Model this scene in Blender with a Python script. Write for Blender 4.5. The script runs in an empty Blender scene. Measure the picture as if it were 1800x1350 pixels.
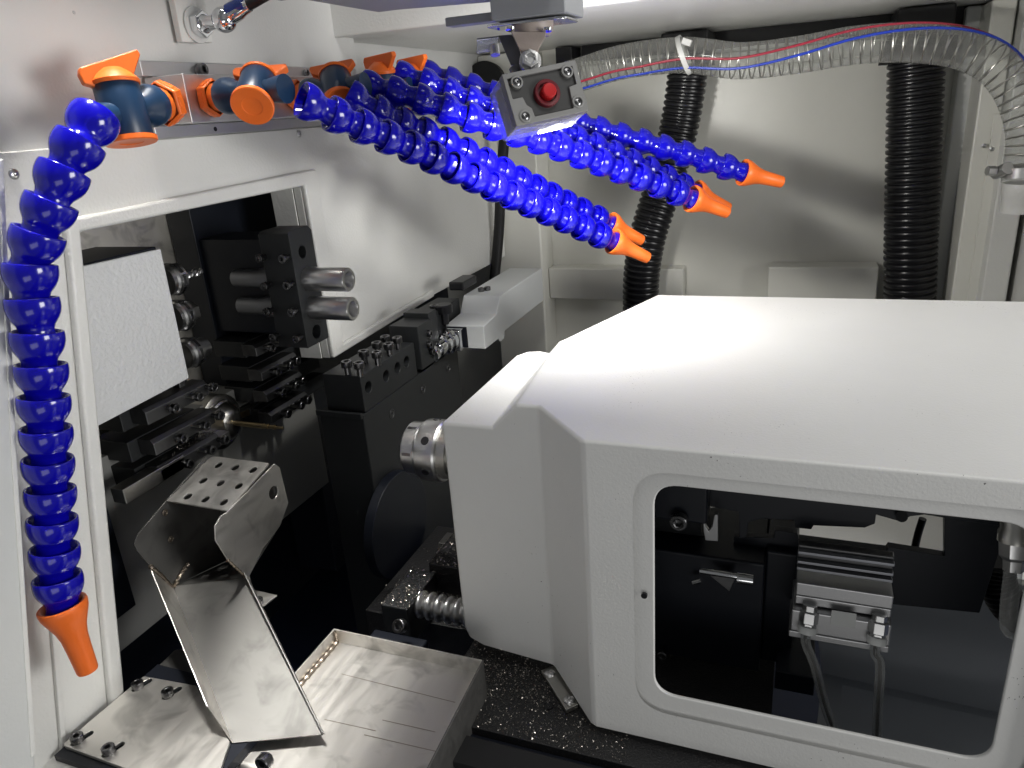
import bpy, bmesh, math, random
from mathutils import Vector, Matrix, Quaternion
random.seed(7)
R = math.radians
scene = bpy.context.scene
COL = scene.collection

# ------------------------------------------------------------------ camera
# camera stands at the origin; x runs along the spindle, y away from the door, z up (metres)
FPX = 1300.0
YAW, PITCH, ROLL = R(-22.27), R(20.32), R(-4.25)
_f = Vector((math.sin(YAW)*math.cos(PITCH), math.cos(YAW)*math.cos(PITCH), -math.sin(PITCH)))
_r0 = Vector((math.cos(YAW), -math.sin(YAW), 0)); _u0 = _r0.cross(_f)
RT = _r0*math.cos(ROLL) + _u0*math.sin(ROLL); UP = RT.cross(_f)
cam = bpy.data.cameras.new('camera'); camo = bpy.data.objects.new('camera', cam); COL.objects.link(camo)
cam.sensor_width = 36.0; cam.lens = 36.0*FPX/1800.0; cam.clip_start = 0.01; cam.clip_end = 50
M = Matrix.Identity(4)
for i in range(3):
    M[i][0] = RT[i]; M[i][1] = UP[i]; M[i][2] = -_f[i]
camo.matrix_world = M
scene.camera = camo

# ------------------------------------------------------------------ world, lamps, exposure
world = bpy.data.worlds.new('World'); scene.world = world; world.use_nodes = True
bg = world.node_tree.nodes['Background']
bg.inputs[0].default_value = (0.85, 0.87, 0.88, 1); bg.inputs[1].default_value = 0.15

def area(name, loc, target, sx, sy, power, col=(1, 1, 1), spread=180):
    l = bpy.data.lights.new(name, 'AREA'); l.shape = 'RECTANGLE'; l.size = sx; l.size_y = sy
    l.energy = power; l.color = col; l.spread = R(spread)
    o = bpy.data.objects.new(name, l); COL.objects.link(o); o.location = loc
    o.rotation_euler = (Vector(target)-Vector(loc)).to_track_quat('-Z', 'Y').to_euler()
    return o
area('top_fill', (0.20, 0.38, 0.72), (0.05, 0.50, -0.21), 0.5, 0.35, 3.2, (1.0, 0.985, 0.95))  # added overhead fill that lifts the housing top, not a machine lamp
area('side_fill', (1.00, 0.36, -0.08), (-0.35, 0.80, -0.06), 0.5, 0.4, 10.8, (1.0, 0.99, 0.965))  # unseen fill added at the right to brighten left panel and back wall
area('tray_fill', (-0.395, 0.44, 0.85), (-0.345, 0.36, -0.43), 0.14, 0.14, 0.70, (1.0, 0.975, 0.92), 24)  # narrow fill added above the chute for tray and base plate
area('front_fill', (0.25, -0.62, -0.50), (0.0, 0.5, -0.38), 0.7, 0.4, 1.7, (1.0, 0.99, 0.97))  # weak low fill added in front to lift the housing front
scene.view_settings.view_transform = 'Standard'; scene.view_settings.look = 'None'
scene.view_settings.exposure = 0.0; scene.view_settings.gamma = 1.0
scene.view_settings.use_curve_mapping = False
try:
    scene.cycles.max_bounces = 10; scene.cycles.transparent_max_bounces = 24
    scene.cycles.use_denoising = True
except Exception: pass

# ------------------------------------------------------------------ measuring helpers (photo pixel -> point on a real plane)
def ray(x, y): return RT*((x-900)/FPX) - UP*((y-675)/FPX) + _f
def onX(x, y, X): d = ray(x, y); return d*(X/d.x)
def onY(x, y, Y): d = ray(x, y); return d*(Y/d.y)
def onZ(x, y, Z): d = ray(x, y); return d*(Z/d.z)
def at(x, y, D): return ray(x, y)*D
def V(*a): return Vector(a)

# ------------------------------------------------------------------ materials
MAT = {}
def nodes(name):
    m = bpy.data.materials.new(name); m.use_nodes = True
    nt = m.node_tree; b = nt.nodes['Principled BSDF']; MAT[name] = m
    return m, nt, b
def N(nt, t, **kw):
    n = nt.nodes.new(t)
    for k, v in kw.items():
        if hasattr(n, k): setattr(n, k, v)
        else: n.inputs[k.replace('_', ' ')].default_value = v
    return n
def coords(nt): return N(nt, 'ShaderNodeTexCoord').outputs['Object']
def geo(nt): return N(nt, 'ShaderNodeNewGeometry').outputs['Position']
def noise(nt, vec, scale, detail=2, rough=.5, dist=0):
    n = N(nt, 'ShaderNodeTexNoise'); n.inputs['Scale'].default_value = scale
    n.inputs['Detail'].default_value = detail; n.inputs['Roughness'].default_value = rough
    n.inputs['Distortion'].default_value = dist
    nt.links.new(vec, n.inputs['Vector']); return n.outputs['Fac']
def ramp(nt, fac, stops):
    r = N(nt, 'ShaderNodeValToRGB'); e = r.color_ramp.elements
    while len(e) < len(stops): e.new(.5)
    for i, (p, c) in enumerate(stops):
        e[i].position = p; e[i].color = (*c, 1) if isinstance(c, tuple) else (c, c, c, 1)
    nt.links.new(fac, r.inputs[0]); return r.outputs[0]
def mix(nt, fac, a, b, mode='MIX'):
    n = N(nt, 'ShaderNodeMix', data_type='RGBA', blend_type=mode)
    for i, v in ((0, fac), (6, a), (7, b)):
        if hasattr(v, 'is_output') or isinstance(v, bpy.types.NodeSocket): nt.links.new(v, n.inputs[i])
        else: n.inputs[i].default_value = v if i == 0 else (*v, 1)
    return n.outputs[2]
def bump(nt, b, h, strength, dist):
    n = N(nt, 'ShaderNodeBump'); n.inputs['Strength'].default_value = strength; n.inputs['Distance'].default_value = dist
    nt.links.new(h, n.inputs['Height']); nt.links.new(n.outputs[0], b.inputs['Normal']); return n
def mapping(nt, vec, scale=(1, 1, 1), rot=(0, 0, 0)):
    n = N(nt, 'ShaderNodeMapping'); n.inputs['Scale'].default_value = scale; n.inputs['Rotation'].default_value = rot
    nt.links.new(vec, n.inputs['Vector']); return n.outputs[0]

def paint(name, col, rough=.38, peel=520, amount=.35, specks=0.0, grime=.06):
    m, nt, b = nodes(name); p = geo(nt)
    big = noise(nt, p, 9, 4, .6); c = mix(nt, ramp(nt, big, [(.3, 0.0), (.75, 1.0)]), col, tuple(v*(1-grime) for v in col))
    if specks:
        sp = noise(nt, mapping(nt, p, (1, 1, .6)), 760, 2, .5); zone = noise(nt, p, 11, 3, .65)
        zr = ramp(nt, zone, [(.52, 0.0), (.72, 1.0)])
        z = N(nt, 'ShaderNodeMath', operation='MULTIPLY'); nt.links.new(zr, z.inputs[0]); z.inputs[1].default_value = specks
        s = N(nt, 'ShaderNodeMath', operation='ADD'); nt.links.new(sp, s.inputs[0]); nt.links.new(z.outputs[0], s.inputs[1])
        k = ramp(nt, s.outputs[0], [(.765, 0.0), (.79, 1.0)])
        c = mix(nt, k, c, (.13, .13, .13))
    nt.links.new(c, b.inputs['Base Color'])
    b.inputs['Roughness'].default_value = rough
    h = noise(nt, p, peel, 2, .5)
    bump(nt, b, h, amount, .0006 if amount < .9 else .0014)
    return m
paint('wall_paint', (.72, .72, .695), .36, 330, .70)
paint('wall_paint_dull', (.66, .66, .645), .46, 420, .30)
paint('frame_paint', (.60, .61, .60), .42, 430, .3)
paint('cover_paint', (.72, .73, .735), .34, 270, .95)
paint('housing_paint', (.74, .74, .725), .40, 560, .22, specks=.115, grime=.05)
paint('back_paint', (.74, .735, .68), .33, 380, .28)
paint('grey_paint', (.30, .31, .33), .42, 400, .25)
paint('dark_grey_paint', (.25, .25, .24), .45, 300, .25)
paint('inner_grey_paint', (.55, .58, .63), .45, 300, .2)
paint('pale_grey_paint', (.66, .68, .68), .4, 400, .15)

def metal(name, col, rough, streak=None, rvar=.12, stain=0.0, scale=60):
    m, nt, b = nodes(name); p = geo(nt)
    b.inputs['Metallic'].default_value = 1.0
    v = mapping(nt, p, streak) if streak else p
    n = noise(nt, v, scale, 4, .6)
    rr = N(nt, 'ShaderNodeMapRange'); nt.links.new(n, rr.inputs[0])
    rr.inputs[3].default_value = rough-rvar; rr.inputs[4].default_value = rough+rvar
    nt.links.new(rr.outputs[0], b.inputs['Roughness'])
    c = mix(nt, n, tuple(x*.88 for x in col), col)
    if stain:
        s = noise(nt, p, 34, 3, .55, .6)
        c = mix(nt, ramp(nt, s, [(.50, 0.0), (.68, 1.0)]), c, tuple(x*(1-stain) for x in col))
    nt.links.new(c, b.inputs['Base Color'])
    bump(nt, b, n, .06, .0004)
    return m
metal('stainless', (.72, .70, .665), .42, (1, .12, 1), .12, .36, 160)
metal('stainless_dull_shaded', (.19, .187, .18), .58, (.15, 1, 1), .10, .30, 140)  # darkened stainless: shade of trough and hood inside put into the colour
metal('polished_plate', (.80, .77, .70), .46, None, .12, .5, 22)
metal('steel', (.62, .62, .62), .29, (1, .1, .1), .035)
metal('ground_steel', (.50, .49, .46), .32, (.1, 1, 1), .08)
metal('chrome', (.80, .81, .83), .06, None, .03)
metal('aluminium', (.66, .66, .67), .42, None, .05, 0, 900)
metal('aluminium_dark', (.36, .37, .40), .42, (.1, 1, 1), .06, 0, 200)
metal('brass', (.52, .41, .24), .3, (.1, 1, 1), .08)
metal('weld', (.40, .34, .28), .35, None, .15, .5, 300)
metal('black_steel', (.17, .171, .175), .42, None, .10, .3, 200)
metal('screw_steel', (.19, .19, .195), .28, None, .08)
metal('ring_steel', (.22, .25, .30), .20, (.1, 1, 1), .08)
metal('chip_metal', (.55, .51, .46), .25, None, .1, .4, 900)

def plastic(name, col, rough, spec=.5, sss=0.0, coat=0.0, vary=.15, rel=.03):
    m, nt, b = nodes(name); p = geo(nt)
    n = noise(nt, p, 70, 3, .6)
    nt.links.new(mix(nt, n, tuple(c*(1-vary) for c in col), col), b.inputs['Base Color'])
    b.inputs['Roughness'].default_value = rough; b.inputs['Specular IOR Level'].default_value = spec
    b.inputs['Coat Weight'].default_value = coat
    if sss:
        b.inputs['Subsurface Weight'].default_value = sss; b.inputs['Subsurface Radius'].default_value = (.002, .002, .006)
        b.inputs['Subsurface Scale'].default_value = 1.0
    bump(nt, b, noise(nt, p, 900, 2, .5), rel, .0003)
    return m
plastic('blue_plastic', (.004, .0025, .38), .15, .45, 0, .15)
plastic('orange_plastic', (.90, .17, .022), .38, .4)
plastic('navy_plastic', (.010, .035, .085), .34, .45)
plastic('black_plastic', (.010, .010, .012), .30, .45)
plastic('black_rubber', (.014, .014, .015), .55, .35)
plastic('black_paint', (.006, .008, .014), .42, .4, rel=.15)
plastic('floor_paint', (.010, .016, .040), .5, .4, rel=.1)
plastic('black_cast', (.016, .0175, .019), .46, .45, rel=.25)
plastic('pale_plastic', (.62, .63, .62), .4, .4)
plastic('switch_plastic', (.20, .20, .196), .45, .4)
plastic('switch_plate', (.038, .038, .038), .42, .4)
plastic('red_plastic', (.42, .012, .014), .28, .5)
plastic('dark_red_plastic', (.12, .006, .012), .35, .5)
plastic('zinc', (.40, .335, .30), .5, .6, vary=.4, rel=.3)
plastic('blue_stripe', (.02, .06, .55), .35, .4)
plastic('red_stripe', (.42, .03, .06), .35, .4)
plastic('strut_blue', (.01, .035, .22), .22, .5, coat=.4)
plastic('white_tie', (.78, .78, .76), .4, .4)
plastic('sticker', (.55, .56, .55), .5, .3)
plastic('sticker_ink', (.10, .10, .10), .5, .3)

def deck_material():
    m, nt, b = nodes('chip_deck'); p = geo(nt)
    n = noise(nt, p, 700, 2, .6); g = noise(nt, p, 25, 3, .5)
    c = ramp(nt, n, [(.55, (.012, .012, .013)), (.68, (.035, .032, .030)), (.78, (.12, .105, .09))])
    nt.links.new(mix(nt, g, c, (.010, .010, .011)), b.inputs['Base Color'])
    b.inputs['Roughness'].default_value = .45
    bump(nt, b, n, .8, .001)
deck_material()

def clear_material(name, tint, gloss_rough=.08, lo=.06, hi=.75):
    m = bpy.data.materials.new(name); m.use_nodes = True; nt = m.node_tree; MAT[name] = m
    for n in list(nt.nodes): nt.nodes.remove(n)
    out = N(nt, 'ShaderNodeOutputMaterial'); mx = N(nt, 'ShaderNodeMixShader')
    t = N(nt, 'ShaderNodeBsdfTransparent'); t.inputs[0].default_value = (*tint, 1)
    g = N(nt, 'ShaderNodeBsdfPrincipled'); g.inputs['Base Color'].default_value = (.55, .55, .53, 1)
    g.inputs['Roughness'].default_value = gloss_rough; g.inputs['Specular IOR Level'].default_value = .8
    lw = N(nt, 'ShaderNodeLayerWeight'); lw.inputs[0].default_value = .35
    mr = N(nt, 'ShaderNodeMapRange'); mr.inputs[3].default_value = lo; mr.inputs[4].default_value = hi
    p = geo(nt); n = noise(nt, p, 60, 3, .6)
    ad = N(nt, 'ShaderNodeMath', operation='MULTIPLY_ADD'); nt.links.new(n, ad.inputs[0]); ad.inputs[1].default_value = .16
    nt.links.new(lw.outputs['Facing'], mr.inputs[0]); nt.links.new(mr.outputs[0], ad.inputs[2])
    nt.links.new(ad.outputs[0], mx.inputs[0]); nt.links.new(t.outputs[0], mx.inputs[1]); nt.links.new(g.outputs[0], mx.inputs[2])
    nt.links.new(mx.outputs[0], out.inputs[0])
clear_material('clear_hose', (.96, .97, .96), .10, .03, .60)
clear_material('clear_tube', (.84, .86, .88), .05, .04, .60)
clear_material('clear_plastic', (.80, .82, .95), .15, .15, .6)

# ------------------------------------------------------------------ mesh helpers
WORLD_LOC = {}
def finish(name, me, mat, parent, bevel=0, segs=2, smooth=40):
    me.materials.clear(); me.materials.append(MAT[mat])
    if smooth:
        for p in me.polygons: p.use_smooth = True
        try: me.set_sharp_from_angle(angle=R(smooth))
        except Exception: pass
    o = bpy.data.objects.new(name, me); COL.objects.link(o)
    if parent is not None:
        o.parent = parent; off = WORLD_LOC.get(parent.name, V(0, 0, 0))
        WORLD_LOC[o.name] = off
        me.transform(Matrix.Translation(-off))
    else:
        WORLD_LOC[o.name] = V(0, 0, 0)
    if bevel:
        b = o.modifiers.new('bevel', 'BEVEL'); b.width = bevel; b.segments = segs
        b.limit_method = 'ANGLE'; b.angle_limit = R(35); b.harden_normals = True
    return o
def tag(o, label=None, cat=None, group=None, kind=None):
    if label: o['label'] = label
    if cat: o['category'] = cat
    if group: o['group'] = group
    if kind: o['kind'] = kind
    return o
def thing(name, label, cat, loc, group=None):
    o = bpy.data.objects.new(name, None); COL.objects.link(o); o.location = loc
    o.empty_display_size = .02
    WORLD_LOC[o.name] = Vector(loc)
    return tag(o, label, cat, group)

class MB:
    def __init__(s): s.v = []; s.f = []
    def add(s, vs, fs):
        k = len(s.v); s.v += [Vector(v) for v in vs]; s.f += [tuple(i+k for i in f) for f in fs]; return s
    def box(s, a, b, mat=None):
        (x0, y0, z0), (x1, y1, z1) = a, b
        x0, x1 = min(x0, x1), max(x0, x1); y0, y1 = min(y0, y1), max(y0, y1); z0, z1 = min(z0, z1), max(z0, z1)
        vs = [V(x0,y0,z0),V(x1,y0,z0),V(x1,y1,z0),V(x0,y1,z0),V(x0,y0,z1),V(x1,y0,z1),V(x1,y1,z1),V(x0,y1,z1)]
        if mat is not None: vs = [mat @ v for v in vs]
        return s.add(vs, [(0,3,2,1),(4,5,6,7),(0,1,5,4),(1,2,6,5),(2,3,7,6),(3,0,4,7)])
    def prism(s, pts, ext):
        n = len(pts); pts = [Vector(p) for p in pts]; ext = Vector(ext)
        vs = pts + [p+ext for p in pts]
        nrm = V(0, 0, 0)
        for i in range(n): nrm += pts[i].cross(pts[(i+1) % n])
        if nrm.dot(ext) > 0: a, b = list(range(n))[::-1], list(range(n, 2*n)); side = lambda i, j: (i, j, j+n, i+n)
        else: a, b = list(range(n)), list(range(n, 2*n))[::-1]; side = lambda i, j: (j, i, i+n, j+n)
        return s.add(vs, [tuple(a), tuple(b)] + [side(i, (i+1) % n) for i in range(n)])
    def lathe(s, prof, o, d, seg=24, ref=None):
        """prof: (t along axis, radius)"""
        d = Vector(d).normalized(); o = Vector(o)
        a = Vector(ref) if ref is not None else (V(0, 0, 1) if abs(d.z) < .9 else V(1, 0, 0))
        u = (a - d*a.dot(d)).normalized(); w = d.cross(u)
        vs = []; fs = []; rows = []
        for t, r in prof:
            if r < 1e-7: rows.append([len(vs)]); vs.append(o+d*t)
            else:
                rows.append(list(range(len(vs), len(vs)+seg)))
                for k in range(seg):
                    an = 2*math.pi*k/seg
                    vs.append(o + d*t + u*(r*math.cos(an)) + w*(r*math.sin(an)))
        for i in range(len(rows)-1):
            A, B = rows[i], rows[i+1]
            for k in range(seg):
                k2 = (k+1) % seg
                if len(A) == 1 and len(B) == 1: continue
                if len(A) == 1: fs.append((A[0], B[k2], B[k]))
                elif len(B) == 1: fs.append((A[k], A[k2], B[0]))
                else: fs.append((A[k], A[k2], B[k2], B[k]))
        return s.add(vs, fs)
    def cyl(s, a, b, r, seg=20):
        a = Vector(a); b = Vector(b); L = (b-a).length
        return s.lathe([(0, 0), (0, r), (L, r), (L, 0)], a, b-a, seg)
    def tube(s, pts, rad, seg=12, cap=True):
        pts = [Vector(p) for p in pts]; n = len(pts)
        tang = [(pts[min(i+1, n-1)]-pts[max(i-1, 0)]).normalized() for i in range(n)]
        a = V(0, 0, 1) if abs(tang[0].z) < .9 else V(1, 0, 0)
        u = (a-tang[0]*a.dot(tang[0])).normalized(); vs = []; fs = []
        for i in range(n):
            if i:
                q = tang[i-1].rotation_difference(tang[i]); u = q @ u
                u = (u-tang[i]*u.dot(tang[i])).normalized()
            w = tang[i].cross(u); r = rad[i] if isinstance(rad, (list, tuple)) else rad
            for k in range(seg):
                an = 2*math.pi*k/seg; vs.append(pts[i]+u*(r*math.cos(an))+w*(r*math.sin(an)))
        for i in range(n-1):
            for k in range(seg):
                k2 = (k+1) % seg
                fs.append((i*seg+k, i*seg+k2, (i+1)*seg+k2, (i+1)*seg+k))
        if cap: fs.append(tuple(range(seg))[::-1]); fs.append(tuple((n-1)*seg+k for k in range(seg)))
        return s.add(vs, fs)
    def mesh(s, name):
        me = bpy.data.meshes.new(name); me.from_pydata([tuple(v) for v in s.v], [], s.f); me.update()
        bm = bmesh.new(); bm.from_mesh(me); bmesh.ops.recalc_face_normals(bm, faces=bm.faces); bm.to_mesh(me); bm.free()
        return me
    def build(s, name, mat, parent=None, bevel=0, segs=2, smooth=40):
        return finish(name, s.mesh(name), mat, parent, bevel, segs, smooth)

def plate(name, mat, parent, outer, holes, ext, bevel=0, smooth=40):
    """flat plate through coplanar 3-D outline `outer` with 3-D hole outlines, thickened by vector ext"""
    bm = bmesh.new(); ext = Vector(ext)
    loops = []
    for lp in [outer]+list(holes):
        vs = [bm.verts.new(Vector(p)) for p in lp]
        for i in range(len(vs)): bm.edges.new((vs[i], vs[(i+1) % len(vs)]))
        loops.append(vs)
    bmesh.ops.triangle_fill(bm, use_beauty=True, use_dissolve=False, edges=bm.edges[:])
    bmesh.ops.dissolve_limit(bm, angle_limit=R(1), verts=bm.verts[:], edges=bm.edges[:])
    r = bmesh.ops.extrude_face_region(bm, geom=bm.faces[:])
    for g in r['geom']:
        if isinstance(g, bmesh.types.BMVert): g.co += ext
    # extrude_face_region removes nothing: rebuild the back side
    bmesh.ops.recalc_face_normals(bm, faces=bm.faces[:])
    me = bpy.data.meshes.new(name); bm.to_mesh(me); bm.free()
    return finish(name, me, mat, parent, bevel, 2, smooth)
def ring(c, u, v, ru, rv=None, seg=20):
    rv = rv or ru; c = Vector(c); u = Vector(u).normalized(); v = Vector(v).normalized()
    return [c+u*(ru*math.cos(2*math.pi*k/seg))+v*(rv*math.sin(2*math.pi*k/seg)) for k in range(seg)]
def round_poly(pts, rad, seg=6):
    """round the corners of a 3-D planar polygon; rad may be a list"""
    n = len(pts); out = []
    for i in range(n):
        p = Vector(pts[i]); a = Vector(pts[i-1]); b = Vector(pts[(i+1) % n]); r = rad[i] if isinstance(rad, (list, tuple)) else rad
        if r <= 0: out.append(p); continue
        da = (a-p).normalized(); db = (b-p).normalized(); h = da.angle(db)/2
        t = min(r/math.tan(h), .48*min((a-p).length, (b-p).length))
        q0 = p+da*t; q1 = p+db*t
        for k in range(seg+1):
            s = k/seg; out.append(q0*(1-s)**2+p*(2*s*(1-s))+q1*s**2)
    return out
def spline(pts, n):
    P = [Vector(p) for p in pts]; P = [P[0]*2-P[1]]+P+[P[-1]*2-P[-2]]; out = []
    m = len(P)-3
    for i in range(n):
        x = i/(n-1)*m; k = min(int(x), m-1); t = x-k; a, b, c, d = P[k:k+4]
        out.append(.5*((2*b)+(c-a)*t+(2*a-5*b+4*c-d)*t*t+(3*b-a-3*c+d)*t**3))
    return out
def by_length(path, step, start=0.0):
    out = []; acc = 0; nxt = start
    for a, b in zip(path, path[1:]):
        L = (b-a).length
        while nxt <= acc+L: out.append((a+(b-a)*((nxt-acc)/L), (b-a).normalized())); nxt += step
        acc += L
    return out, acc
def put(mesh, name, parent, mat4, mat=None):
    o = bpy.data.objects.new(name, mesh); COL.objects.link(o)
    off = WORLD_LOC[parent.name] if parent else V(0, 0, 0)
    o.parent = parent; o.matrix_local = Matrix.Translation(-off) @ mat4; WORLD_LOC[o.name] = off
    return o
def frame(o, d, ref=(0, 0, 1), s=1.0):
    d = Vector(d).normalized(); a = Vector(ref)
    if abs(a.normalized().dot(d)) > .98: a = V(1, 0, 0) if abs(d.x) < .9 else V(0, 1, 0)
    x = (a-d*a.dot(d)).normalized(); y = d.cross(x); m = Matrix.Identity(4)
    for i in range(3): m[i][0] = x[i]*s; m[i][1] = y[i]*s; m[i][2] = d[i]*s; m[i][3] = o[i]
    return m

# shared screw meshes (axis +z, head base at z=0, unit = head radius 1)
def socket_screw_mesh(name, mat, shank=1.6):
    b = MB(); n = 20
    hexr = .52
    # outer body
    b.lathe([(-shank, 0), (-shank, .58), (0, .58), (0, .96), (.06, 1.0), (1.05, 1.0), (1.15, .90), (1.15, .66)], (0, 0, 0), (0, 0, 1), n, ref=(1, 0, 0))
    b.lathe([(1.15, .66), (1.10, hexr), (.45, hexr), (.40, 0)], (0, 0, 0), (0, 0, 1), 6, ref=(1, 0, 0))
    # bridge ring between round and hex
    me = b.mesh(name); me.materials.append(MAT[mat])
    for p in me.polygons: p.use_smooth = True
    me.set_sharp_from_angle(angle=R(35)); return me
SCREW = socket_screw_mesh('socket_screw', 'screw_steel')
SCREW_SHORT = socket_screw_mesh('socket_screw_short', 'screw_steel', .3)
def pan_screw_mesh(name, mat):
    b = MB(); b.lathe([(-.3, 0), (-.3, .9), (0, 1.0), (.25, .92), (.42, .66), (.46, .36)], (0, 0, 0), (0, 0, 1), 18, ref=(1, 0, 0))
    b.lathe([(.46, .36), (.30, .33), (.10, .0)], (0, 0, 0), (0, 0, 1), 6, ref=(1, 0, 0))
    me = b.mesh(name); me.materials.append(MAT[mat])
    for p in me.polygons: p.use_smooth = True
    me.set_sharp_from_angle(angle=R(35)); return me
PAN = pan_screw_mesh('pan_screw', 'steel')
PAN_DARK = pan_screw_mesh('pan_screw_dark', 'screw_steel')
def screw(parent, o, d, r, short=False, ref=(0, 0, 1), mesh=None):
    rot = Matrix.Rotation(random.uniform(0, 1), 4, 'Z')
    return put(mesh or (SCREW_SHORT if short else SCREW), 'screw', parent, frame(o, d, ref, r) @ rot)

# ================================================================== SETTING
XW = -0.5
def struct(o): return tag(o, kind='structure')
# --- lower left wall panel with the tool opening (one folded sheet)
pA = [(-30, 276), (880, 215-40)]
def w(x, y, X=XW): return onX(x, y, X)
zb = -0.003
low = [V(XW, .06, zb), V(XW, 1.235, zb), V(XW, 1.235, -.247), w(760, 520), w(580, 630), w(528, 327), w(133, 408), w(168, 752), w(210, 1200), w(222, 1330), V(XW, .06, -.60)]
wl = struct(plate('wall_left', 'wall_paint', None, low, [], (-.010, 0, 0), .0012))
# pressed flange running round the opening
t = .0062
fl = [w(133, 408), w(528, 327), w(580, 630), w(758, 521), w(757, 509), w(597, 603), w(549, 297), w(106, 386), w(140, 752), w(183, 1200), w(196, 1330), w(222, 1330), w(210, 1200), w(168, 752)]
plate('flange', 'wall_paint', wl, [p+V(t, 0, 0) for p in fl], [], (-t-.001, 0, 0), .0028)
# inner return of the opening (sheet edge folded into the recess)
m = MB(); 
for a, b in (((133, 408), (528, 327)), ((528, 327), (580, 630)), ((168, 752), (210, 1200)), ((133, 408), (168, 752))):
    A, B = w(*a)+V(-.0105, 0, 0), w(*b)+V(-.0105, 0, 0)
    nrm = (B-A).cross(V(1, 0, 0)).normalized()*.0015
    m.prism([A, B, B+V(-.028, 0, 0), A+V(-.028, 0, 0)], nrm)
m.build('opening_return', 'wall_paint', wl)
# upper sheet of the left wall, set back behind the lower one
wu = struct(plate('wall_left_upper', 'wall_paint_dull', None, [V(XW-.003, .02, -.03), V(XW-.003, .822, -.03), V(XW-.003, .822, .40), V(XW-.003, .02, .40)], [], (-.008, 0, 0), .001))
# wall beyond the fold of the upper sheet
struct(MB().box((XW-.055, .815, -.03), (XW-.03, 1.34, .3)).build('wall_left_far', 'wall_paint_dull', None, .001))
# front column of the door frame
cE = [onX(5, 280, -.46), onX(28, 800, -.46), onX(62, 1325, -.46)]
col = [V(-.46, .02, .30), V(-.46, cE[0].y+.03, .30), cE[0], cE[1], cE[2], cE[2]+V(0, -.03, -.11), V(-.46, .02, -.5)]
struct(plate('door_column', 'frame_paint', None, col, [], (-.036, 0, 0), .0018))
plate('door_column_lip', 'wall_paint', bpy.data.objects['door_column'], [p+V(0, 0, 0) for p in (cE[0]+V(.0008, 0, 0), cE[1]+V(.0008, 0, 0), cE[2]+V(.0008, 0, 0), cE[2]+V(.0008, -.0035, 0), cE[1]+V(.0008, -.0035, 0), cE[0]+V(.0008, -.0035, 0))], [], (-.004, 0, 0), .0006)
# thin seam strip beside the lower panel
sm = [w(84, 1090), w(95, 1095), w(113, 1320), w(104, 1325)]
plate('seam_strip', 'wall_paint', wl, [p+V(.0035, 0, 0) for p in sm], [], (-.0034, 0, 0), .0008)
for q in ((24, 306), (525, 235)): screw(wl, w(*q), (1, 0, 0), .0038, mesh=PAN)
screw(wu, onX(130, 22, XW-.003), (1, 0, 0), .0013, mesh=PAN)
# sill at the foot of the wall
struct(plate('front_sill', 'wall_paint', None, [onZ(*q, -.43) for q in ((18, 1326), (62, 1322), (112, 1318), (170, 1345), (190, 1420), (-60, 1420))], [], (0, 0, -.01), .0012))

# --- back wall
YB = 1.31
bw = struct(MB().box((-.74, YB, -.80), (.75, YB+.02, .30)).build('wall_back', 'back_paint', None))
# hem of the back sheet under the ceiling, pilaster at the corner, lower ledges
MB().box((-.43, YB-.012, .036), (.30, YB-.001, .060)).build('top_hem', 'back_paint', bw, .003)
a = onY(885, 300, 1.25); b = onY(946, 300, 1.25)
struct(MB().box((XW-.03, 1.245, -.6), (b.x, 1.309, .088)).build('corner_pilaster', 'back_paint', None, .004))
l0 = onY(962, 472, 1.27); l1 = onY(1348, 474, 1.27); lm = onY(1200, 473, 1.27); l2 = onY(1545, 476, 1.27)
MB().box((l0.x, 1.275, l0.z-.058), (lm.x, 1.309, l0.z)).build('ledge', 'back_paint', bw, .003)
MB().box((l1.x+.002, 1.262, l1.z-.25), (l2.x, 1.309, l1.z+.006)).build('ledge', 'back_paint', bw, .003)
# right end of the chamber: stepped posts and cover sheets
def post(name, xa, xb, y0, y1, mat, z0=-.6, z1=.088, bev=.003):
    return struct(MB().box((xa, y0, z0), (xb, y1, z1)).build(name, mat, None, bev))
xr = lambda px, py, Y: onY(px, py, Y).x
post('wall_post', xr(1662, 300, 1.27), xr(1700, 300, 1.27), 1.27, 1.308, 'frame_paint')
post('wall_post_inner', xr(1700, 300, 1.20)+.002, xr(1745, 300, 1.20), 1.20, 1.306, 'back_paint')
post('wall_post_outer', xr(1752, 300, 1.19), xr(1800, 300, 1.19), 1.17, 1.304, 'wall_paint')
post('wall_right', xr(1835, 300, 1.13), .75, 0.95, 1.302, 'wall_paint')
cp = bpy.data.objects['wall_post_inner']
xa, xb = xr(1722, 380, 1.195), xr(1748, 380, 1.195)
plate('cover_strip', 'back_paint', cp, [V(xa, 1.199, -.05), V(xb-.002, 1.199, -.05), V(xb-.002, 1.199, -.5), V(xa, 1.199, -.5)], [], (0, -.003, 0), .0008)
for q in ((1730, 256), (1744, 262)): screw(cp, onY(*q, 1.196), (0, -1, 0), .003, mesh=PAN)
screw(bw, onY(1683, 116, 1.27), (0, -1, 0), .0045, mesh=PAN)

# --- ceiling frame
ce = struct(MB().box((-.53, .79, .09), (.75, 1.345, .13)).build('ceiling', 'wall_paint', None, .004))
MB().box((-.53, .782, .0885), (.75, .789, .14)).build('lip', 'wall_paint', ce, .002)
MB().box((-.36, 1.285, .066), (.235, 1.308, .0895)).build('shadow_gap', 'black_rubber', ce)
# lifted door over the chamber (hangs above the switch)
hood = struct(MB().box((-.333, -.10, .0805), (-.187, .585, .26)).build('door_header', 'grey_paint', None, .003))
MB().prism([V(-.333, .586, .0815), V(-.249, .615, .0815), V(-.187, .615, .0815), V(-.187, .586, .0815)], (0, 0, .15)).build('return', 'grey_paint', hood, .002)

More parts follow.
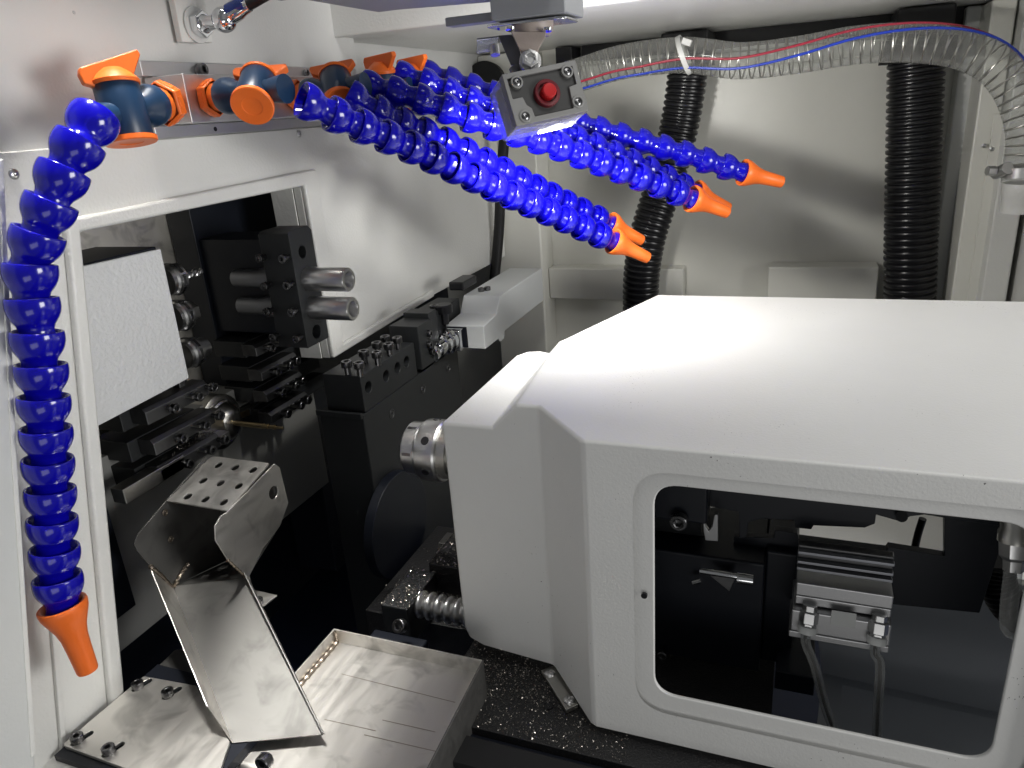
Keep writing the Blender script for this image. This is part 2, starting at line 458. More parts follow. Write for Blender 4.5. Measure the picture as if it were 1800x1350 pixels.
# --- bed, floor of the chamber
struct(MB().box((-.75, .02, -.66), (.75, 1.305, -.64)).build('floor', 'floor_paint', None))
# deck beside the sub spindle carriage, rail and slideways
bed = struct(MB().box((-.262, .405, -.60), (.0, .70, -.458)).build('deck', 'chip_deck', None, .001))
MB().box((-.40, .53, -.60), (-.2625, .70, -.475)).build('deck_step', 'chip_deck', bed, .001)
rail = struct(MB().box((-.235, .372, -.60), (.60, .4045, -.4645)).build('slide_rail', 'black_paint', None, .001))
MB().box((-.232, .3700, -.4640), (.60, .3960, -.4575)).build('wiper_strip', 'black_rubber', rail, .001)
lg = struct(MB().box((-.24, .25, -.60), (.60, .3715, -.492)).build('lower_ledge', 'aluminium_dark', None, .001))
MB().box((-.24, .3500, -.4915), (.60, .3690, -.4800)).build('ledge_strip', 'stainless_dull_shaded', lg, .001)
MB().box((-.24, .2700, -.4915), (.60, .3300, -.4860)).build('ledge_strip', 'stainless_dull_shaded', lg, .001)
screw(lg, onZ(829, 1327, -.486), (0, 0, 1), .004, mesh=PAN)
# cast wall behind the tool posts
struct(MB().box((-.72, .02, -.78), (-.66, 1.309, -.02)).build('headstock_wall', 'black_paint', None))

# ================================================================== SUB SPINDLE HOUSING
XN, Y1, Y2, ZT, ZN = -.26, .480, .428, -.208, -.229
ZB = -.4515
XE = .42
hs = thing('spindle_housing', 'large white painted spindle cover with chamfered nose and rounded window', 'machine cover', (-.05, .6, ZB))
# plan outline corners
P_ridge, P_fold1, P_fold2 = -.195, -.177, -.129
wx0, wx1, wz0, wz1 = -.0815, .131, -.4095, -.2365
cs = V(0, .567, -.300)
def rr(x0, x1, z0, z1, y, r): return round_poly([V(x0, y, z0), V(x1, y, z0), V(x1, y, z1), V(x0, y, z1)], r, 8)
def shell():
    bm = bmesh.new()
    def fill(loops):
        es = []
        for lp in loops:
            vs = [bm.verts.new(p) for p in lp]
            es += [bm.edges.new((vs[k], vs[(k+1) % len(vs)])) for k in range(len(vs))]
        bmesh.ops.triangle_fill(bm, use_beauty=True, use_dissolve=False, edges=es)
    a = V(XN, Y1, ZN); b = V(-.216, Y1, ZN); c = V(P_ridge, Y1, ZT); d = V(P_fold1, Y1, ZT); e = V(P_fold2, Y2, ZT); f = V(XE, Y2, ZT)
    g = V(XE, .823, ZT); h = V(-.152, .820, ZT); k = V(-.209, .640, ZT)
    n1 = V(-.2285, .664, ZN); n2 = V(-.240, .668, ZN); n3 = V(-.253, .664, ZN); n4 = V(XN, .650, ZN)
    fill([[c, d, e, f, g, h, k]])                      # main top
    fill([[a, b, n1, n2, n3, n4]])                     # nose top
    fill([[b, c, k, n1]])                              # sloping step
    A0 = V(XN, Y1, -.428); A1 = V(XN+.003, Y1, -.436); A2 = V(XN+.018, Y1, -.4425); D0 = V(P_fold1, Y1, ZB+.003); E0 = V(P_fold2, Y2, ZB); F0 = V(XE, Y2, ZB)
    fill([[a, b, c, d, D0, A2, A1, A0]])               # nose front
    fill([[d, e, E0, D0]])                             # angled cheek
    fill([[e, f, F0, E0], rr(wx0-.0135, wx1+.018, wz0-.0145, wz1+.011, Y2, .026)])
    N0 = V(XN, .650, -.428)
    fill([[a, n4, N0, A0], ring(V(XN, cs.y, cs.z), (0, 1, 0), (0, 0, 1), .043, seg=36)])
    fill([[A0, A1, V(XN+.003, .65, -.436), N0]])
    for p, q in ((n4, n3), (n3, n2), (n2, n1)): fill([[p, q, V(q.x, q.y, -.428), V(p.x, p.y, -.428)]])
    fill([[n1, k, V(k.x, k.y, -.33), V(n1.x, n1.y, -.33)]])
    fill([[k, h, V(h.x, h.y, -.33), V(k.x, k.y, -.33)]])
    fill([[f, g, V(XE, .823, ZB), F0]])
    bmesh.ops.remove_doubles(bm, verts=bm.verts[:], dist=1e-5)
    bmesh.ops.dissolve_limit(bm, angle_limit=R(.5), verts=bm.verts[:], edges=bm.edges[:])
    bmesh.ops.recalc_face_normals(bm, faces=bm.faces[:])
    me = bpy.data.meshes.new('shell'); bm.to_mesh(me); bm.free()
    o = finish('shell', me, 'housing_paint', hs, .0030, 3, 50)
    return o
shell()
plate('window_frame', 'housing_paint', hs, rr(wx0-.018, wx1+.024, wz0-.019, wz1+.016, Y2+.0034, .028), [rr(wx0, wx1, wz0, wz1, Y2+.0034, .017)], (0, .003, 0), .0012)
MB().cyl(onY(1132, 1048, Y2-.0003), onY(1132, 1048, Y2-.0003)+V(0, .002, 0), .0022, 14).build('screw_hole', 'black_plastic', hs)
# grey inner floor sheet seen through the window
m = MB(); m.prism([onY(*q, .60) for q in ((1430, 1060), (1640, 1030), (1830, 1030), (1830, 1272), (1446, 1186))], (0, .002, 0)); m.build('inner_sheet', 'inner_grey_paint', hs)
m = MB(); A_ = [onY(1446, 1184, .599), onY(1830, 1270, .599)]; m.prism([A_[0], A_[1], onY(1830, 1400, .50), onY(1430, 1330, .50)], (0, .002, -.002)); m.build('inner_sheet', 'inner_grey_paint', hs)

# ---------------- sub spindle (collet end sticks out of the nose)
sp = thing('sub_spindle', 'steel collet nut and dark flange of the sub spindle in the white nose', 'spindle', (-.25, cs.y, cs.z))
ax = V(1, 0, 0)
o = V(-.262, cs.y, cs.z)
def xl(prof): return prof
MB().lathe([(-.0900, 0), (-.0900, .0036), (-.0835, .0050), (-.080, .0056), (-.078, .0056), (-.078, 0)], o, ax, 18).build('centre_point', 'steel', sp)
nut = MB().lathe([(-.080, .006), (-.0815, .012), (-.0815, .0215), (-.078, .0258), (-.0660, .0262), (-.0660, .0238), (-.0625, .0238), (-.0625, .0292), (-.0600, .0300), (-.0440, .0300), (-.0420, .0288), (-.0420, .020)], o, ax, 48).build('collet_nut', 'steel', sp, 0, 2, 22)
for k in range(6):
    an = R(60*k+78); d = V(0, math.cos(an), math.sin(an)); c = o+V(-.0520, 0, 0)+d*.0296
    MB().lathe([(.0006, 0), (.0008, .0036), (.0002, .0042), (-.001, .0042)], c, d, 14).build('spanner_hole', 'black_plastic', nut)
    an2 = an+R(30); d2 = V(0, math.cos(an2), math.sin(an2))
    MB().box((-.0045, -.0015, -.0006), (.0045, .0015, .0005), frame(o+V(-.0720, 0, 0)+d2*.0259, d2, (1, 0, 0))).build('slot', 'screw_steel', nut)
MB().lathe([(-.0420, .012), (-.0420, .0265), (-.0330, .0265), (-.0330, .0232), (-.0245, .0232)], o, ax, 40).build('collar', 'ground_steel', sp)
MB().lathe([(-.0245, .020), (-.0245, .0340), (-.0225, .0372), (-.0110, .0385), (-.0085, .0370), (-.0085, .030)], o, ax, 48).build('flange', 'ring_steel', sp)
MB().lathe([(-.0085, .0300), (-.0080, .0365), (.0040, .0368), (.0040, .02)], o, ax, 48).build('bearing_ring', 'steel', sp)
MB().lathe([(.004, .036), (.02, .036), (.02, .048), (.20, .048), (.20, 0)], o, ax, 40).build('motor_body', 'black_cast', sp)
key = MB().box((-.043, -.006, -.0335), (-.034, .006, -.026)); kb = key.build('drive_key', 'steel', sp, .0008); kb.location = o-WORLD_LOC[sp.name]+V(.003, 0, 0)

# ---------------- contents of the window
YI = .50
def bi(a, b, Y): return onY(*a, Y), onY(*b, Y)
cy = thing('air_cylinder', 'grey aluminium pneumatic cylinder with two tube fittings behind the housing window', 'air cylinder', (.04, YI, -.38))
MB().box((.0105, YI+.002, -.3330), (.0735, YI+.010, -.312)).build('guide_rail', 'black_steel', cy, .001)
for z in (-.3155, -.3235, -.3290): MB().box((.0105, YI-.003, z-.0012), (.0735, YI+.0018, z+.0012)).build('rail_rib', 'aluminium_dark', cy, .0005)
MB().box((.0110, YI-.006, -.3500), (.0750, YI+.012, -.3390)).build('slide_block', 'aluminium', cy, .001)
MB().box((.0110, YI-.004, -.3590), (.0750, YI+.012, -.3515)).build('slide_block', 'aluminium', cy, .001)
MB().box((.0090, YI-.010, -.3790), (.0755, YI+.030, -.3605)).build('body', 'aluminium', cy, .0012)
MB().box((.0080, YI-.010, -.3850), (.0755, YI+.030, -.3795)).build('end_cap', 'aluminium', cy, .0008)
a, b = onY(1462, 1072, YI-.0104), onY(1503, 1104, YI-.0104)
stk = MB().box((a.x, YI-.0108, b.z), (b.x, YI-.0102, a.z)).build('label_sticker', 'sticker', cy)
for k in range(0): MB().box((a.x+.0008, YI-.0112, b.z+.003+.0035*k), (a.x+.0035, YI-.0109, b.z+.0045+.0035*k)).build('print_line', 'sticker_ink', stk)
def fitting(q, root, tubepts, lab, grp):
    c = onY(*q, YI-.012)
    d = V(-.05, -.35, -.92).normalized()
    f = MB().lathe([(-.012, 0), (-.012, .0052), (-.0075, .0052), (-.0070, .0068), (.0010, .0068), (.0015, .0050), (.004, .0050), (.004, 0)], c, d, 6).build('fitting', 'steel', root, .0004)
    MB().lathe([(.0035, .003), (.0035, .0060), (.0050, .0068), (.0085, .0066), (.0090, .0060), (.0090, .0038)], c, d, 20).build('release_ring', 'pale_plastic', root)
    path = spline([c+d*.004, c+d*.016]+tubepts, 26)
    tb = MB().tube(path, .0034, 12, False).build('air_tube', 'clear_tube', None)
    MB().tube(path, .0013, 8, False).build('bore', 'black_plastic', tb)
    tag(tb, lab, 'air tube', grp)
fitting((1421, 1092), cy, [onY(1432, 1170, YI-.018), onY(1450, 1240, YI-.02), onY(1478, 1320, YI-.015), onY(1500, 1380, YI-.01)], 'clear air tube leaving the left fitting of the grey cylinder', 'air tubes')
fitting((1543, 1110), cy, [onY(1547, 1170, YI-.018), onY(1543, 1250, YI-.02), onY(1540, 1330, YI-.015), onY(1540, 1400, YI-.01)], 'clear air tube hanging straight from the right fitting of the grey cylinder', 'air tubes')
# third fitting at the right edge
hf = thing('hose_fitting', 'steel hose fitting with clear tube at the right edge of the housing window', 'hose fitting', onY(1785, 925, .46))
c = onY(1787, 930, .46); d = V(.02, -.25, -.97).normalized()
MB().lathe([(-.012, 0), (-.012, .0085), (0, .0085), (.002, .0095), (.008, .0095), (.008, 0)], c, d, 24).build('nut', 'ground_steel', hf)
MB().lathe([(.008, .004), (.008, .0088), (.017, .0082), (.019, .0060), (.026, .0056), (.026, 0)], c, d, 6).build('hexagon', 'steel', hf, .0004)
path = spline([c+d*.024, c+d*.06, onY(1797, 1120, .45), onY(1806, 1200, .45), onY(1812, 1330, .45)], 20)
MB().tube(path, .0050, 12, False).build('tube', 'clear_tube', hf)
# black castings and brackets inside the cover
ib = thing('carriage_casting', 'black carriage casting with cap screw filling the left of the housing window', 'casting', (-.06, .54, -.45))
MB().box((-.125, .520, -.4500), (-.012, .60, -.345)).build('block', 'black_paint', ib, .002)
MB().box((-.012, .535, -.4495), (.012, .60, -.342)).build('end_plate', 'black_paint', ib, .002)
MB().box((.0005, .505, -.4500), (.030, .56, -.432)).build('foot', 'black_paint', ib, .001)
for q in ((1195, 912), (1165, 1148), (1235, 1230)): screw(ib, onY(*q, .517) if q[1] > 1000 else onY(*q, .500), (0, -1, 0), .0065 if q[1] < 1000 else .004, True)
MB().box((-.125, .503, -.306), (-.055, .522, -.245)).build('bracket', 'black_paint', ib, .002)
fk = MB(); fp = [onY(*q, .512) for q in ((1232, 872), (1237, 935), (1240, 950), (1262, 952), (1262, 905), (1256, 905), (1252, 925), (1246, 934), (1240, 925), (1236, 880))]
plate('fork', 'steel', ib, fp, [], (0, .004, 0), .0005)
pk = thing('probe_arm', 'small chrome pin and sleeve catching light in the dark of the housing window', 'pin', onY(1280, 1012, .50))
MB().cyl(onY(1230, 1003, .50), onY(1300, 1014, .50), .0022, 12).build('pin', 'chrome', pk)
MB().cyl(onY(1296, 1016, .50), onY(1324, 1020, .50), .0042, 16).build('sleeve', 'chrome', pk)
m = MB(); m.prism([onY(*q, .503) for q in ((1248, 1012), (1292, 1018), (1282, 1040))], (0, .01, 0)); m.build('arm', 'black_steel', pk, .0004)
MB().cyl(onY(1218, 1024, .51), onY(1232, 1020, .51), .0022, 10).build('tip', 'chrome', pk)
ub = thing('bracket_plate', 'black stepped bracket plate across the top of the housing window', 'bracket', onY(1400, 920, .53))
st = [(1240, 855), (1820, 905), (1820, 935), (1625, 905), (1600, 908), (1585, 918), (1540, 905), (1538, 921), (1520, 928), (1430, 924), (1426, 931), (1398, 928), (1396, 915), (1342, 912), (1316, 918), (1312, 944), (1300, 948), (1298, 900), (1240, 890)]
plate('plate', 'black_paint', ub, [onY(*q, .53) for q in st], [], (0, .006, 0), .0006)
MB().cyl(onY(1585, 908, .527), onY(1585, 908, .517), .004, 14).build('stud', 'black_plastic', ub)
mb = [(1290, 944), (1360, 946), (1362, 932), (1402, 938), (1404, 948), (1558, 968), (1562, 962), (1660, 978), (1660, 900), (1830, 930), (1760, 960), (1722, 1078), (1560, 1062), (1400, 1000), (1290, 1000)]
mp = thing('mounting_plate', 'black mounting plate with notched top edge behind the grey cylinder', 'bracket', onY(1500, 1010, .545))
plate('plate', 'black_paint', mp, [onY(*q, .545) for q in mb], [], (0, .008, 0), .0006)
# bright guard sheet behind everything, seen through the gap, and a ribbed conduit
gs = thing('guard_sheet', 'pale sheet metal guard glimpsed through the gap in the housing window', 'guard', (0, 1.1, -.638))
m = MB(); m.prism([V(-.25, .92, -.636), V(.45, .92, -.636), V(.45, 1.30, -.632), V(-.25, 1.30, -.632)], (0, 0, -.002)); m.build('sheet', 'wall_paint', gs)
tb = MB().tube(spline([onY(1622, 912, .60), onY(1612, 945, .60), onY(1604, 985, .60)], 8), .0030, 10).build('wire', 'black_plastic', None); tag(tb, 'thin dark wire crossing the bright gap in the housing window', 'wire')
cd = MB(); pp = spline([onY(1752, 985, .56), onY(1752, 1020, .56), onY(1772, 1062, .56), onY(1800, 1090, .56)], 60)
cd.tube(pp, [.012+.0014*(1 if (i//2) % 2 else -1) for i in range(60)], 16); tag(cd.build('cable_conduit', 'black_plastic', None), 'black ribbed conduit bending at the right side of the housing window', 'conduit')

# ================================================================== COOLANT MANIFOLD AND HOSES
XM = -.460
mf = thing('coolant_manifold', 'long aluminium coolant manifold bolted to the left wall between two flanges', 'manifold', (XW, .6, .02))
MB().box((XW+.0005, .4935, .0075), (XM, .80, .0440)).build('body', 'aluminium', mf, .0008)
MB().box((XW+.0005, .4850, -.0025), (XW+.0085, .80, .0072)).build('flange', 'aluminium', mf, .0008)
MB().box((XW+.0005, .4850, .0443), (XW+.0085, .80, .0560)).build('flange', 'aluminium', mf, .0008)
screw(mf, V(XW+.0087, .548, .0502), (1, 0, 0), .0052)
MB().cyl(V(XW+.0088, .5535, .0020), V(XW+.0075, .5535, .0020), .0020, 14).build('screw_hole', 'black_plastic', mf)
screw(mf, V(XW+.0087, .700, .0502), (1, 0, 0), .0030)

# one ball-and-socket link, axis +z, pitch .8, rim radius .5 (unit = rim diameter)
def link_mesh(name, mat):
    prof = [(.16, .335), (.10, .375), (.03, .425), (-.005, .445), (-.02, .468), (-.012, .488), (.015, .496), (.09, .504),
            (.19, .502), (.29, .484), (.38, .450), (.46, .404), (.53, .355), (.61, .328), (.68, .330), (.75, .345), (.82, .366), (.88, .372), (.95, .360), (1.02, .32), (1.06, .27)]
    me = MB().lathe(prof, (0, 0, 0), (0, 0, 1), 28).mesh(name); me.materials.append(MAT[mat])
    for p in me.polygons: p.use_smooth = True
    me.set_sharp_from_angle(angle=R(60)); return me
LINK = link_mesh('link', 'blue_plastic')
def nozzle_mesh():
    prof = [(.30, .30), (.10, .38), (.0, .44), (-.015, .48), (.0, .515), (.06, .525), (.20, .50), (.40, .42), (.62, .335), (.85, .285), (1.15, .262), (1.75, .235), (1.79, .222), (1.79, .165), (1.4, .155)]
    me = MB().lathe(prof, (0, 0, 0), (0, 0, 1), 32).mesh('nozzle'); me.materials.append(MAT['orange_plastic'])
    for p in me.polygons: p.use_smooth = True
    me.set_sharp_from_angle(angle=R(50)); return me
NOZ = nozzle_mesh()
DB = .0296
def hose(pts, label, group, D=DB, nozzle=1.0, nd=None, step=.835):
    path = spline(pts, 200)
    L = sum(((b-a).length for a, b in zip(path, path[1:])))
    n = max(3, round(L/(D*step))); st = L/n
    nodes_, _ = by_length(path, st)
    root = thing('coolant_hose', label, 'hose', path[0], group)
    for i, (p, d) in enumerate(nodes_[:n]):
        j = Vector((random.uniform(-.05, .05), random.uniform(-.05, .05), random.uniform(-.05, .05)))
        q = nodes_[i+1][0] if i+1 < len(nodes_) else path[-1]
        dd = ((q-p).normalized()+j*.6).normalized()
        put(LINK, 'link', root, frame(p, dd, (0, 0, 1), D))
    e = path[-1]; d = (path[-1]-path[-8]).normalized() if nd is None else Vector(nd).normalized()
    put(NOZ, 'nozzle', root, frame(e-d*D*.02, d, (0, 0, 1), D*nozzle))
    return root
G = 'articulated coolant hoses'
# hanging hose on the left
hL = [at(168, 205, .470), at(150, 235, .462), at(120, 285, .458), at(95, 345, .456), at(70, 405, .456), at(53, 460, .458), at(55, 520, .462), at(67, 600, .468), at(76, 690, .475), at(82, 780, .482), at(88, 860, .490), at(95, 960, .498), at(102, 1030, .504), at(109, 1064, .507)]
hose(hL, 'blue articulated hose hanging down the left wall with orange nozzle', G, .0310, .97, at(150, 1170, .520)-at(109, 1066, .507), .70)
# the five hoses that reach across to the right; each is given by pixels and camera depth
hose([at(530, 175, .585), at(610, 212, .61), at(720, 258, .65), at(860, 325, .715), at(980, 380, .775), at(1078, 424, .82)],
     'frontmost and lowest blue hose crossing the chamber, orange nozzle near the black pipe', G, DB, .95, at(1146, 457, .845)-at(1078, 424, .82))
hose([at(612, 166, .665), at(680, 205, .68), at(790, 255, .72), at(900, 310, .77), at(1000, 360, .83), at(1072, 394, .865)],
     'blue hose just behind the lowest one, its nozzle almost hidden', G, DB, .95, at(1142, 430, .895)-at(1072, 394, .865))
hose([at(640, 150, .70), at(730, 172, .70), at(840, 212, .72), at(960, 250, .75), at(1100, 302, .79), at(1216, 349, .825)],
     'middle blue hose with orange nozzle ending in front of the back wall', G, DB, .98, at(1290, 378, .85)-at(1216, 349, .825))
hose([at(700, 132, .76), at(760, 150, .76), at(860, 190, .775), at(980, 232, .80), at(1110, 285, .84), at(1222, 338, .875)],
     'blue hose tucked behind the middle one, its nozzle tip barely showing', G, DB, .98, at(1292, 372, .90)-at(1222, 338, .875))
hose([at(745, 128, .855), at(820, 150, .86), at(930, 188, .865), at(1040, 224, .87), at(1180, 264, .87), at(1306, 303, .87)],
     'uppermost blue hose, reaching furthest right with its orange nozzle', G, DB*1.03, .98, at(1382, 322, .885)-at(1306, 303, .87))

# valves
def hex_nipple(o, d, r, L, root):
    n = MB().lathe([(0, 0), (0, r*.86), (.001, r), (L*.45, r), (L*.45+.001, r*.9)], o, d, 6).build('hex_nut', 'orange_plastic', root, .0008)
    # recessed slots in the hexagon faces
    dd = Vector(d).normalized(); a = V(0, 0, 1); u = (a-dd*a.dot(dd)).normalized()
    for k in range(6):
        q = Quaternion(dd, R(60*k+30)) @ u
        MB().box((-L*.14, -r*.26, -.0006), (L*.14, r*.26, .0004), frame(Vector(o)+dd*L*.22+q*(r*.868), q, dd)).build('recess', 'dark_red_plastic' if False else 'orange_plastic', n, .0003)
    MB().lathe([(L*.45, r*.70), (L*.5, r*.74), (L, r*.70), (L, 0)], o, d, 24).build('neck', 'orange_plastic', root)
def valve(root, base, d, stem, lever, r=.0115, body=.036, disc=True):
    """ball valve: inlet at base along d, stem axis `stem`; lever: direction of the handle blade"""
    d = Vector(d).normalized(); stem = Vector(stem).normalized(); base = Vector(base)
    MB().lathe([(0, r*.6), (0, r*1.02), (.004, r*1.10), (.010, r*1.06), (.016, r*.80), (.022, r*.72), (.026, r*.72)], base, d, 28).build('inlet_socket', 'navy_plastic', root)
    c = base+d*.034
    MB().lathe([(-body*.5, 0), (-body*.5, r*1.10), (-body*.46, r*1.16), (body*.46, r*1.10), (body*.5, r*1.04), (body*.5, 0)], c, stem, 36).build('body', 'navy_plastic', root)
    MB().lathe([(.034+.006, r*.7), (.034+.013, r*.66), (.034+.018, r*.72), (.034+.030, r*.85), (.034+.030, 0)], base, d, 24).build('outlet', 'navy_plastic', root)
    e = c-stem*(body*.5)
    cap = MB().lathe([(0, 0), (0, r*.55), (.0002, r*.60), (.0006, r*.62), (.0012, r*1.22), (.0005, r*1.28), (-.0025, r*1.28), (-.003, 0)], e-stem*.0003, -stem, 36).build('end_cap', 'orange_plastic', root)
    t = c+stem*(body*.5)
    MB().lathe([(-.001, 0), (-.001, r*1.16), (.0015, r*1.18), (.006, r*.9), (.010, r*.5), (.010, 0)], t, stem, 32).build('knob', 'orange_plastic', root)
    l = Vector(lever).normalized(); n = stem.cross(l).normalized(); hw = .0030
    pf = [(-.022, .006), (-.0235, .0125), (-.022, .0165), (.021, .0165), (.0225, .0125), (.0125, .000), (-.0115, .000)]
    m = MB(); m.prism([t+l*x+stem*y-n*hw for x, y in pf], n*(2*hw)); m.build('lever', 'orange_plastic', root, .0012)
    return c
# left valve on the end of the manifold, turned toward the door
GV = 'ball valves on the coolant manifold'
hx = at(291, 182, .545)
v0 = thing('ball_valve', 'navy valve with orange lever feeding the hose on the left', 'valve', hx, GV)
dL = (at(205, 205, .500)-hx).normalized()
stem = (at(185, 135, .485)-at(212, 232, .492)).normalized()
b0 = V(-.4775, .4932, .0250)
hex_nipple(at(296, 180, .556), dL, .0165, .018, v0)
valve(v0, at(272, 184, .538), dL, stem, (at(222, 132, .49)-at(140, 160, .47)), .0135, .038)
MB().cyl(b0, at(293, 181, .552), .010, 18).build('spigot', 'orange_plastic', v0)
# valves on the face of the manifold
vy = [((366, 170), .600, 'navy valve with round orange cap at the start of the lowest hose', (1, -.05, .02), V(-.32, .78, .55), V(1, .3, 0)),
      ((512, 152), .705, 'navy valve second in the manifold row, behind the round orange cap', (1, .02, .06), V(-.45, .60, .66), V(1, .2, .1)),
      ((596, 140), .770, 'navy valve third in the manifold row with upright orange lever', (1, .05, .02), V(.05, -.1, 1), V(1, -.35, .05)),
      ((655, 132), .830, 'navy valve furthest back in the manifold row, orange lever half hidden', (1, .05, .02), V(.05, -.1, 1), V(1, -.35, .05))]
for q, D_, lab, d, st, lv in vy:
    p = onX(*q, XM); p.z = .0255
    v = thing('ball_valve', lab, 'valve', p, GV)
    d = Vector(d).normalized()
    hex_nipple(p+V(.0005, 0, 0), d, .0150, .017, v)
    valve(v, p+d*.016, d, st, lv, .0128, .036)

# ================================================================== GANG TOOLS IN THE LEFT OPENING
# stainless plate at the back of the recess
hp = thing('headstock_plate', 'dark polished steel plate behind the tools in the left opening', 'plate', (-.625, .5, -.45))
MB().box((-.640, .33, -.34), (-.625, onX(388, 480, -.625).y, -.030)).build('plate', 'polished_plate', hp, .001)
MB().box((-.655, .33, -.030), (-.535, .70, -.024)).build('top_sheet', 'dark_grey_paint', hp)
m = MB(); m.prism([onX(375, 450, -.6245), onX(382, 448, -.6245), onX(392, 525, -.6245), onX(388, 525, -.6245)], (.0012, 0, 0)); m.build('edge_strip', 'steel', hp)
# grey bush housing plate, its lower edge level
bh = thing('bush_housing', 'grey painted front plate of the guide bush housing under the tools', 'housing', (-.58, .5, -.45))
MB().box((-.62, .30, -.4535), (-.577, .733, -.268)).build('plate', 'dark_grey_paint', bh, .001)
ctr = V(-.577, .5675, -.2935)
gb = thing('guide_bush', 'round steel guide bush with jaws holding the thin brass bar', 'guide bush', ctr)
MB().lathe([(-.04, 0), (-.04, .030), (.004, .030), (.006, .027), (.006, .022), (.014, .0195), (.020, .013), (.0215, .008), (.0215, 0)], ctr, (1, 0, 0), 40).build('bush', 'ground_steel', gb)
for k in range(3):
    an = R(120*k+40); d = V(0, math.cos(an), math.sin(an))
    MB().box((-.0015, -.0006, -.010), (.0015, .0006, .0), frame(ctr+V(.0205, 0, 0)+d*.011, (1, .0, 0), d)).build('slit', 'black_plastic', gb)
MB().lathe([(.006, .0245), (.010, .0245), (.011, .0225)], ctr, (1, 0, 0), 40).build('retaining_ring', 'steel', gb)
wp = thing('brass_workpiece', 'thin turned brass bar pointing out of the guide bush', 'workpiece', ctr+V(.02, 0, 0))
MB().lathe([(0, .0030), (.040, .0030), (.0402, .0024), (.044, .0024), (.0442, .0030), (.0455, .0030), (.0457, .0022), (.052, .0022), (.0522, .0028), (.0545, .0026), (.0547, .0016), (.063, .0016), (.0635, .0012), (.0635, 0)], ctr+V(.0205, 0, 0), (1, 0, 0), 16).build('bar', 'brass', wp)

# white cover of the cross drilling unit
cv = thing('drill_unit_cover', 'white textured square cover filling the left of the tool opening', 'machine cover', (-.56, .44, -.21))
c4 = [onX(*q, -.525) for q in ((132, 471), (283, 437), (333, 665), (166, 753))]
plate('face', 'cover_paint', cv, c4, [], (-.003, 0, 0), .0012)
MB().box((-.600, .392, -.0945), (-.5285, .4935, -.0905)).build('top', 'black_paint', cv, .001)  # unlit top of the white cover, its shade put in as black
MB().box((-.600, .392, -.2120), (-.5285, .4915, -.0955)).build('body', 'black_cast', cv, .001)
MB().box((-.600, .392, -.0900), (-.560, .430, -.045)).build('motor', 'black_paint', cv, .001)
GD = 'cross drilling spindles'
for i, (q, lab) in enumerate((((297, 493), 'top live tool collet with a fluted drill right of the white cover'), ((310, 557), 'empty middle live tool collet right of the white cover'), ((328, 622), 'lowest live tool collet, its black clamp bolted beside the white cover'))):
    p = onX(*q, -.562); p.y -= .006
    d = thing('live_tool_spindle', lab, 'tool spindle', p, GD)
    MB().lathe([(0, 0), (0, .0135), (.004, .0135), (.006, .0150), (.016, .0150), (.0175, .0130), (.0205, .0095), (.0205, 0)], p, (0, 1, 0), 30).build('collet_nut', 'steel', d, 0, 2, 22)
    for k in range(8):
        an = R(45*k); u = V(math.cos(an), 0, math.sin(an))
        MB().box((-.0015, -.0050, -.0004), (.0015, .0050, .0004), frame(p+V(0, .011, 0)+u*.0150, u, (1, 0, 0) if abs(u.x) < .9 else (0, 0, 1)) @ (Matrix.Rotation(R(90), 4, 'Z') if abs(u.x) < .9 else Matrix.Rotation(R(90), 4, 'Z'))).build('slot', 'screw_steel', d)
    if i == 0:
        m = MB(); rows = []; n = 40; L = .030
        for k in range(n):
            tt = k/(n-1); tw = tt*9; r0 = .0042*(1 if tt < .9 else (1-tt)/.1*.85+.15)
            c = p+V(0, .020+L*tt, 0); row = []
            for s_ in range(12):
                an = 2*math.pi*s_/12; r = r0*(1-.42*max(0, math.cos(2*(an)))**2); row.append(c+V(math.cos(an+tw)*r, 0, math.sin(an+tw)*r))
            rows.append(row)
        vs = [v for r in rows for v in r]; fs = [(k*12+s_, k*12+(s_+1) % 12, (k+1)*12+(s_+1) % 12, (k+1)*12+s_) for k in range(n-1) for s_ in range(12)]
        m.add(vs, fs); m.build('drill_bit', 'steel', d)
    if i == 1:
        MB().lathe([(.0195, 0), (.0195, .011), (.028, .0105), (.0285, 0)], p, (0, 1, 0), 6).build('hex_cap', 'ground_steel', d, .0004)
    if i == 2:
        MB().box((-.552, .4935, p.z-.034), (-.540, .5010, p.z+.006)).build('clamp', 'black_steel', d, .0008)
        for dz in (.002, -.030): screw(d, V(-.5398, .4972, p.z+dz), (1, 0, 0), .0030, True)
        MB().lathe([(.0205, .0100), (.030, .0100), (.030, 0)], p, (0, 1, 0), 24).build('sleeve', 'steel', d)

# turning tool holders: bars along y, clamp screws facing the sub spindle
def tool_bar(y0, y1, z1, h, lab, grp, body, screws, pins, X=-.530, step=0):
    t_ = thing('turning_tool_holder', lab, 'tool holder', (X-.02, (y0+y1)/2, z1-h), grp)
    c = .0035
    m = MB(); m.prism([V(X, y0, z1-h), V(X, y0, z1-c), V(X-c, y0, z1), V(X-.018, y0, z1), V(X-.018, y0, z1-h)], (0, y1-y0, 0)); m.build('clamp_bar', 'black_steel', t_, .0006)
    MB().box((X-.060, body[0], z1-h-.004), (X-.0185, body[1], z1+.001)).build('holder_block', 'black_cast', t_, .001)
    for f, dz in screws: screw(t_, V(X+.0060, y0+(y1-y0)*f, z1-h*.55+dz), (1, 0, 0), .0046)
    for f in pins:
        p = V(X, y0+(y1-y0)*f, z1-h*.40); MB().cyl(p, p+V(.009, 0, 0), .0012, 10).build('dowel_pin', 'ground_steel', t_)
    return t_
GL = 'turning tool holders left of the guide bush'; GR = 'turning tool holders right of the guide bush'
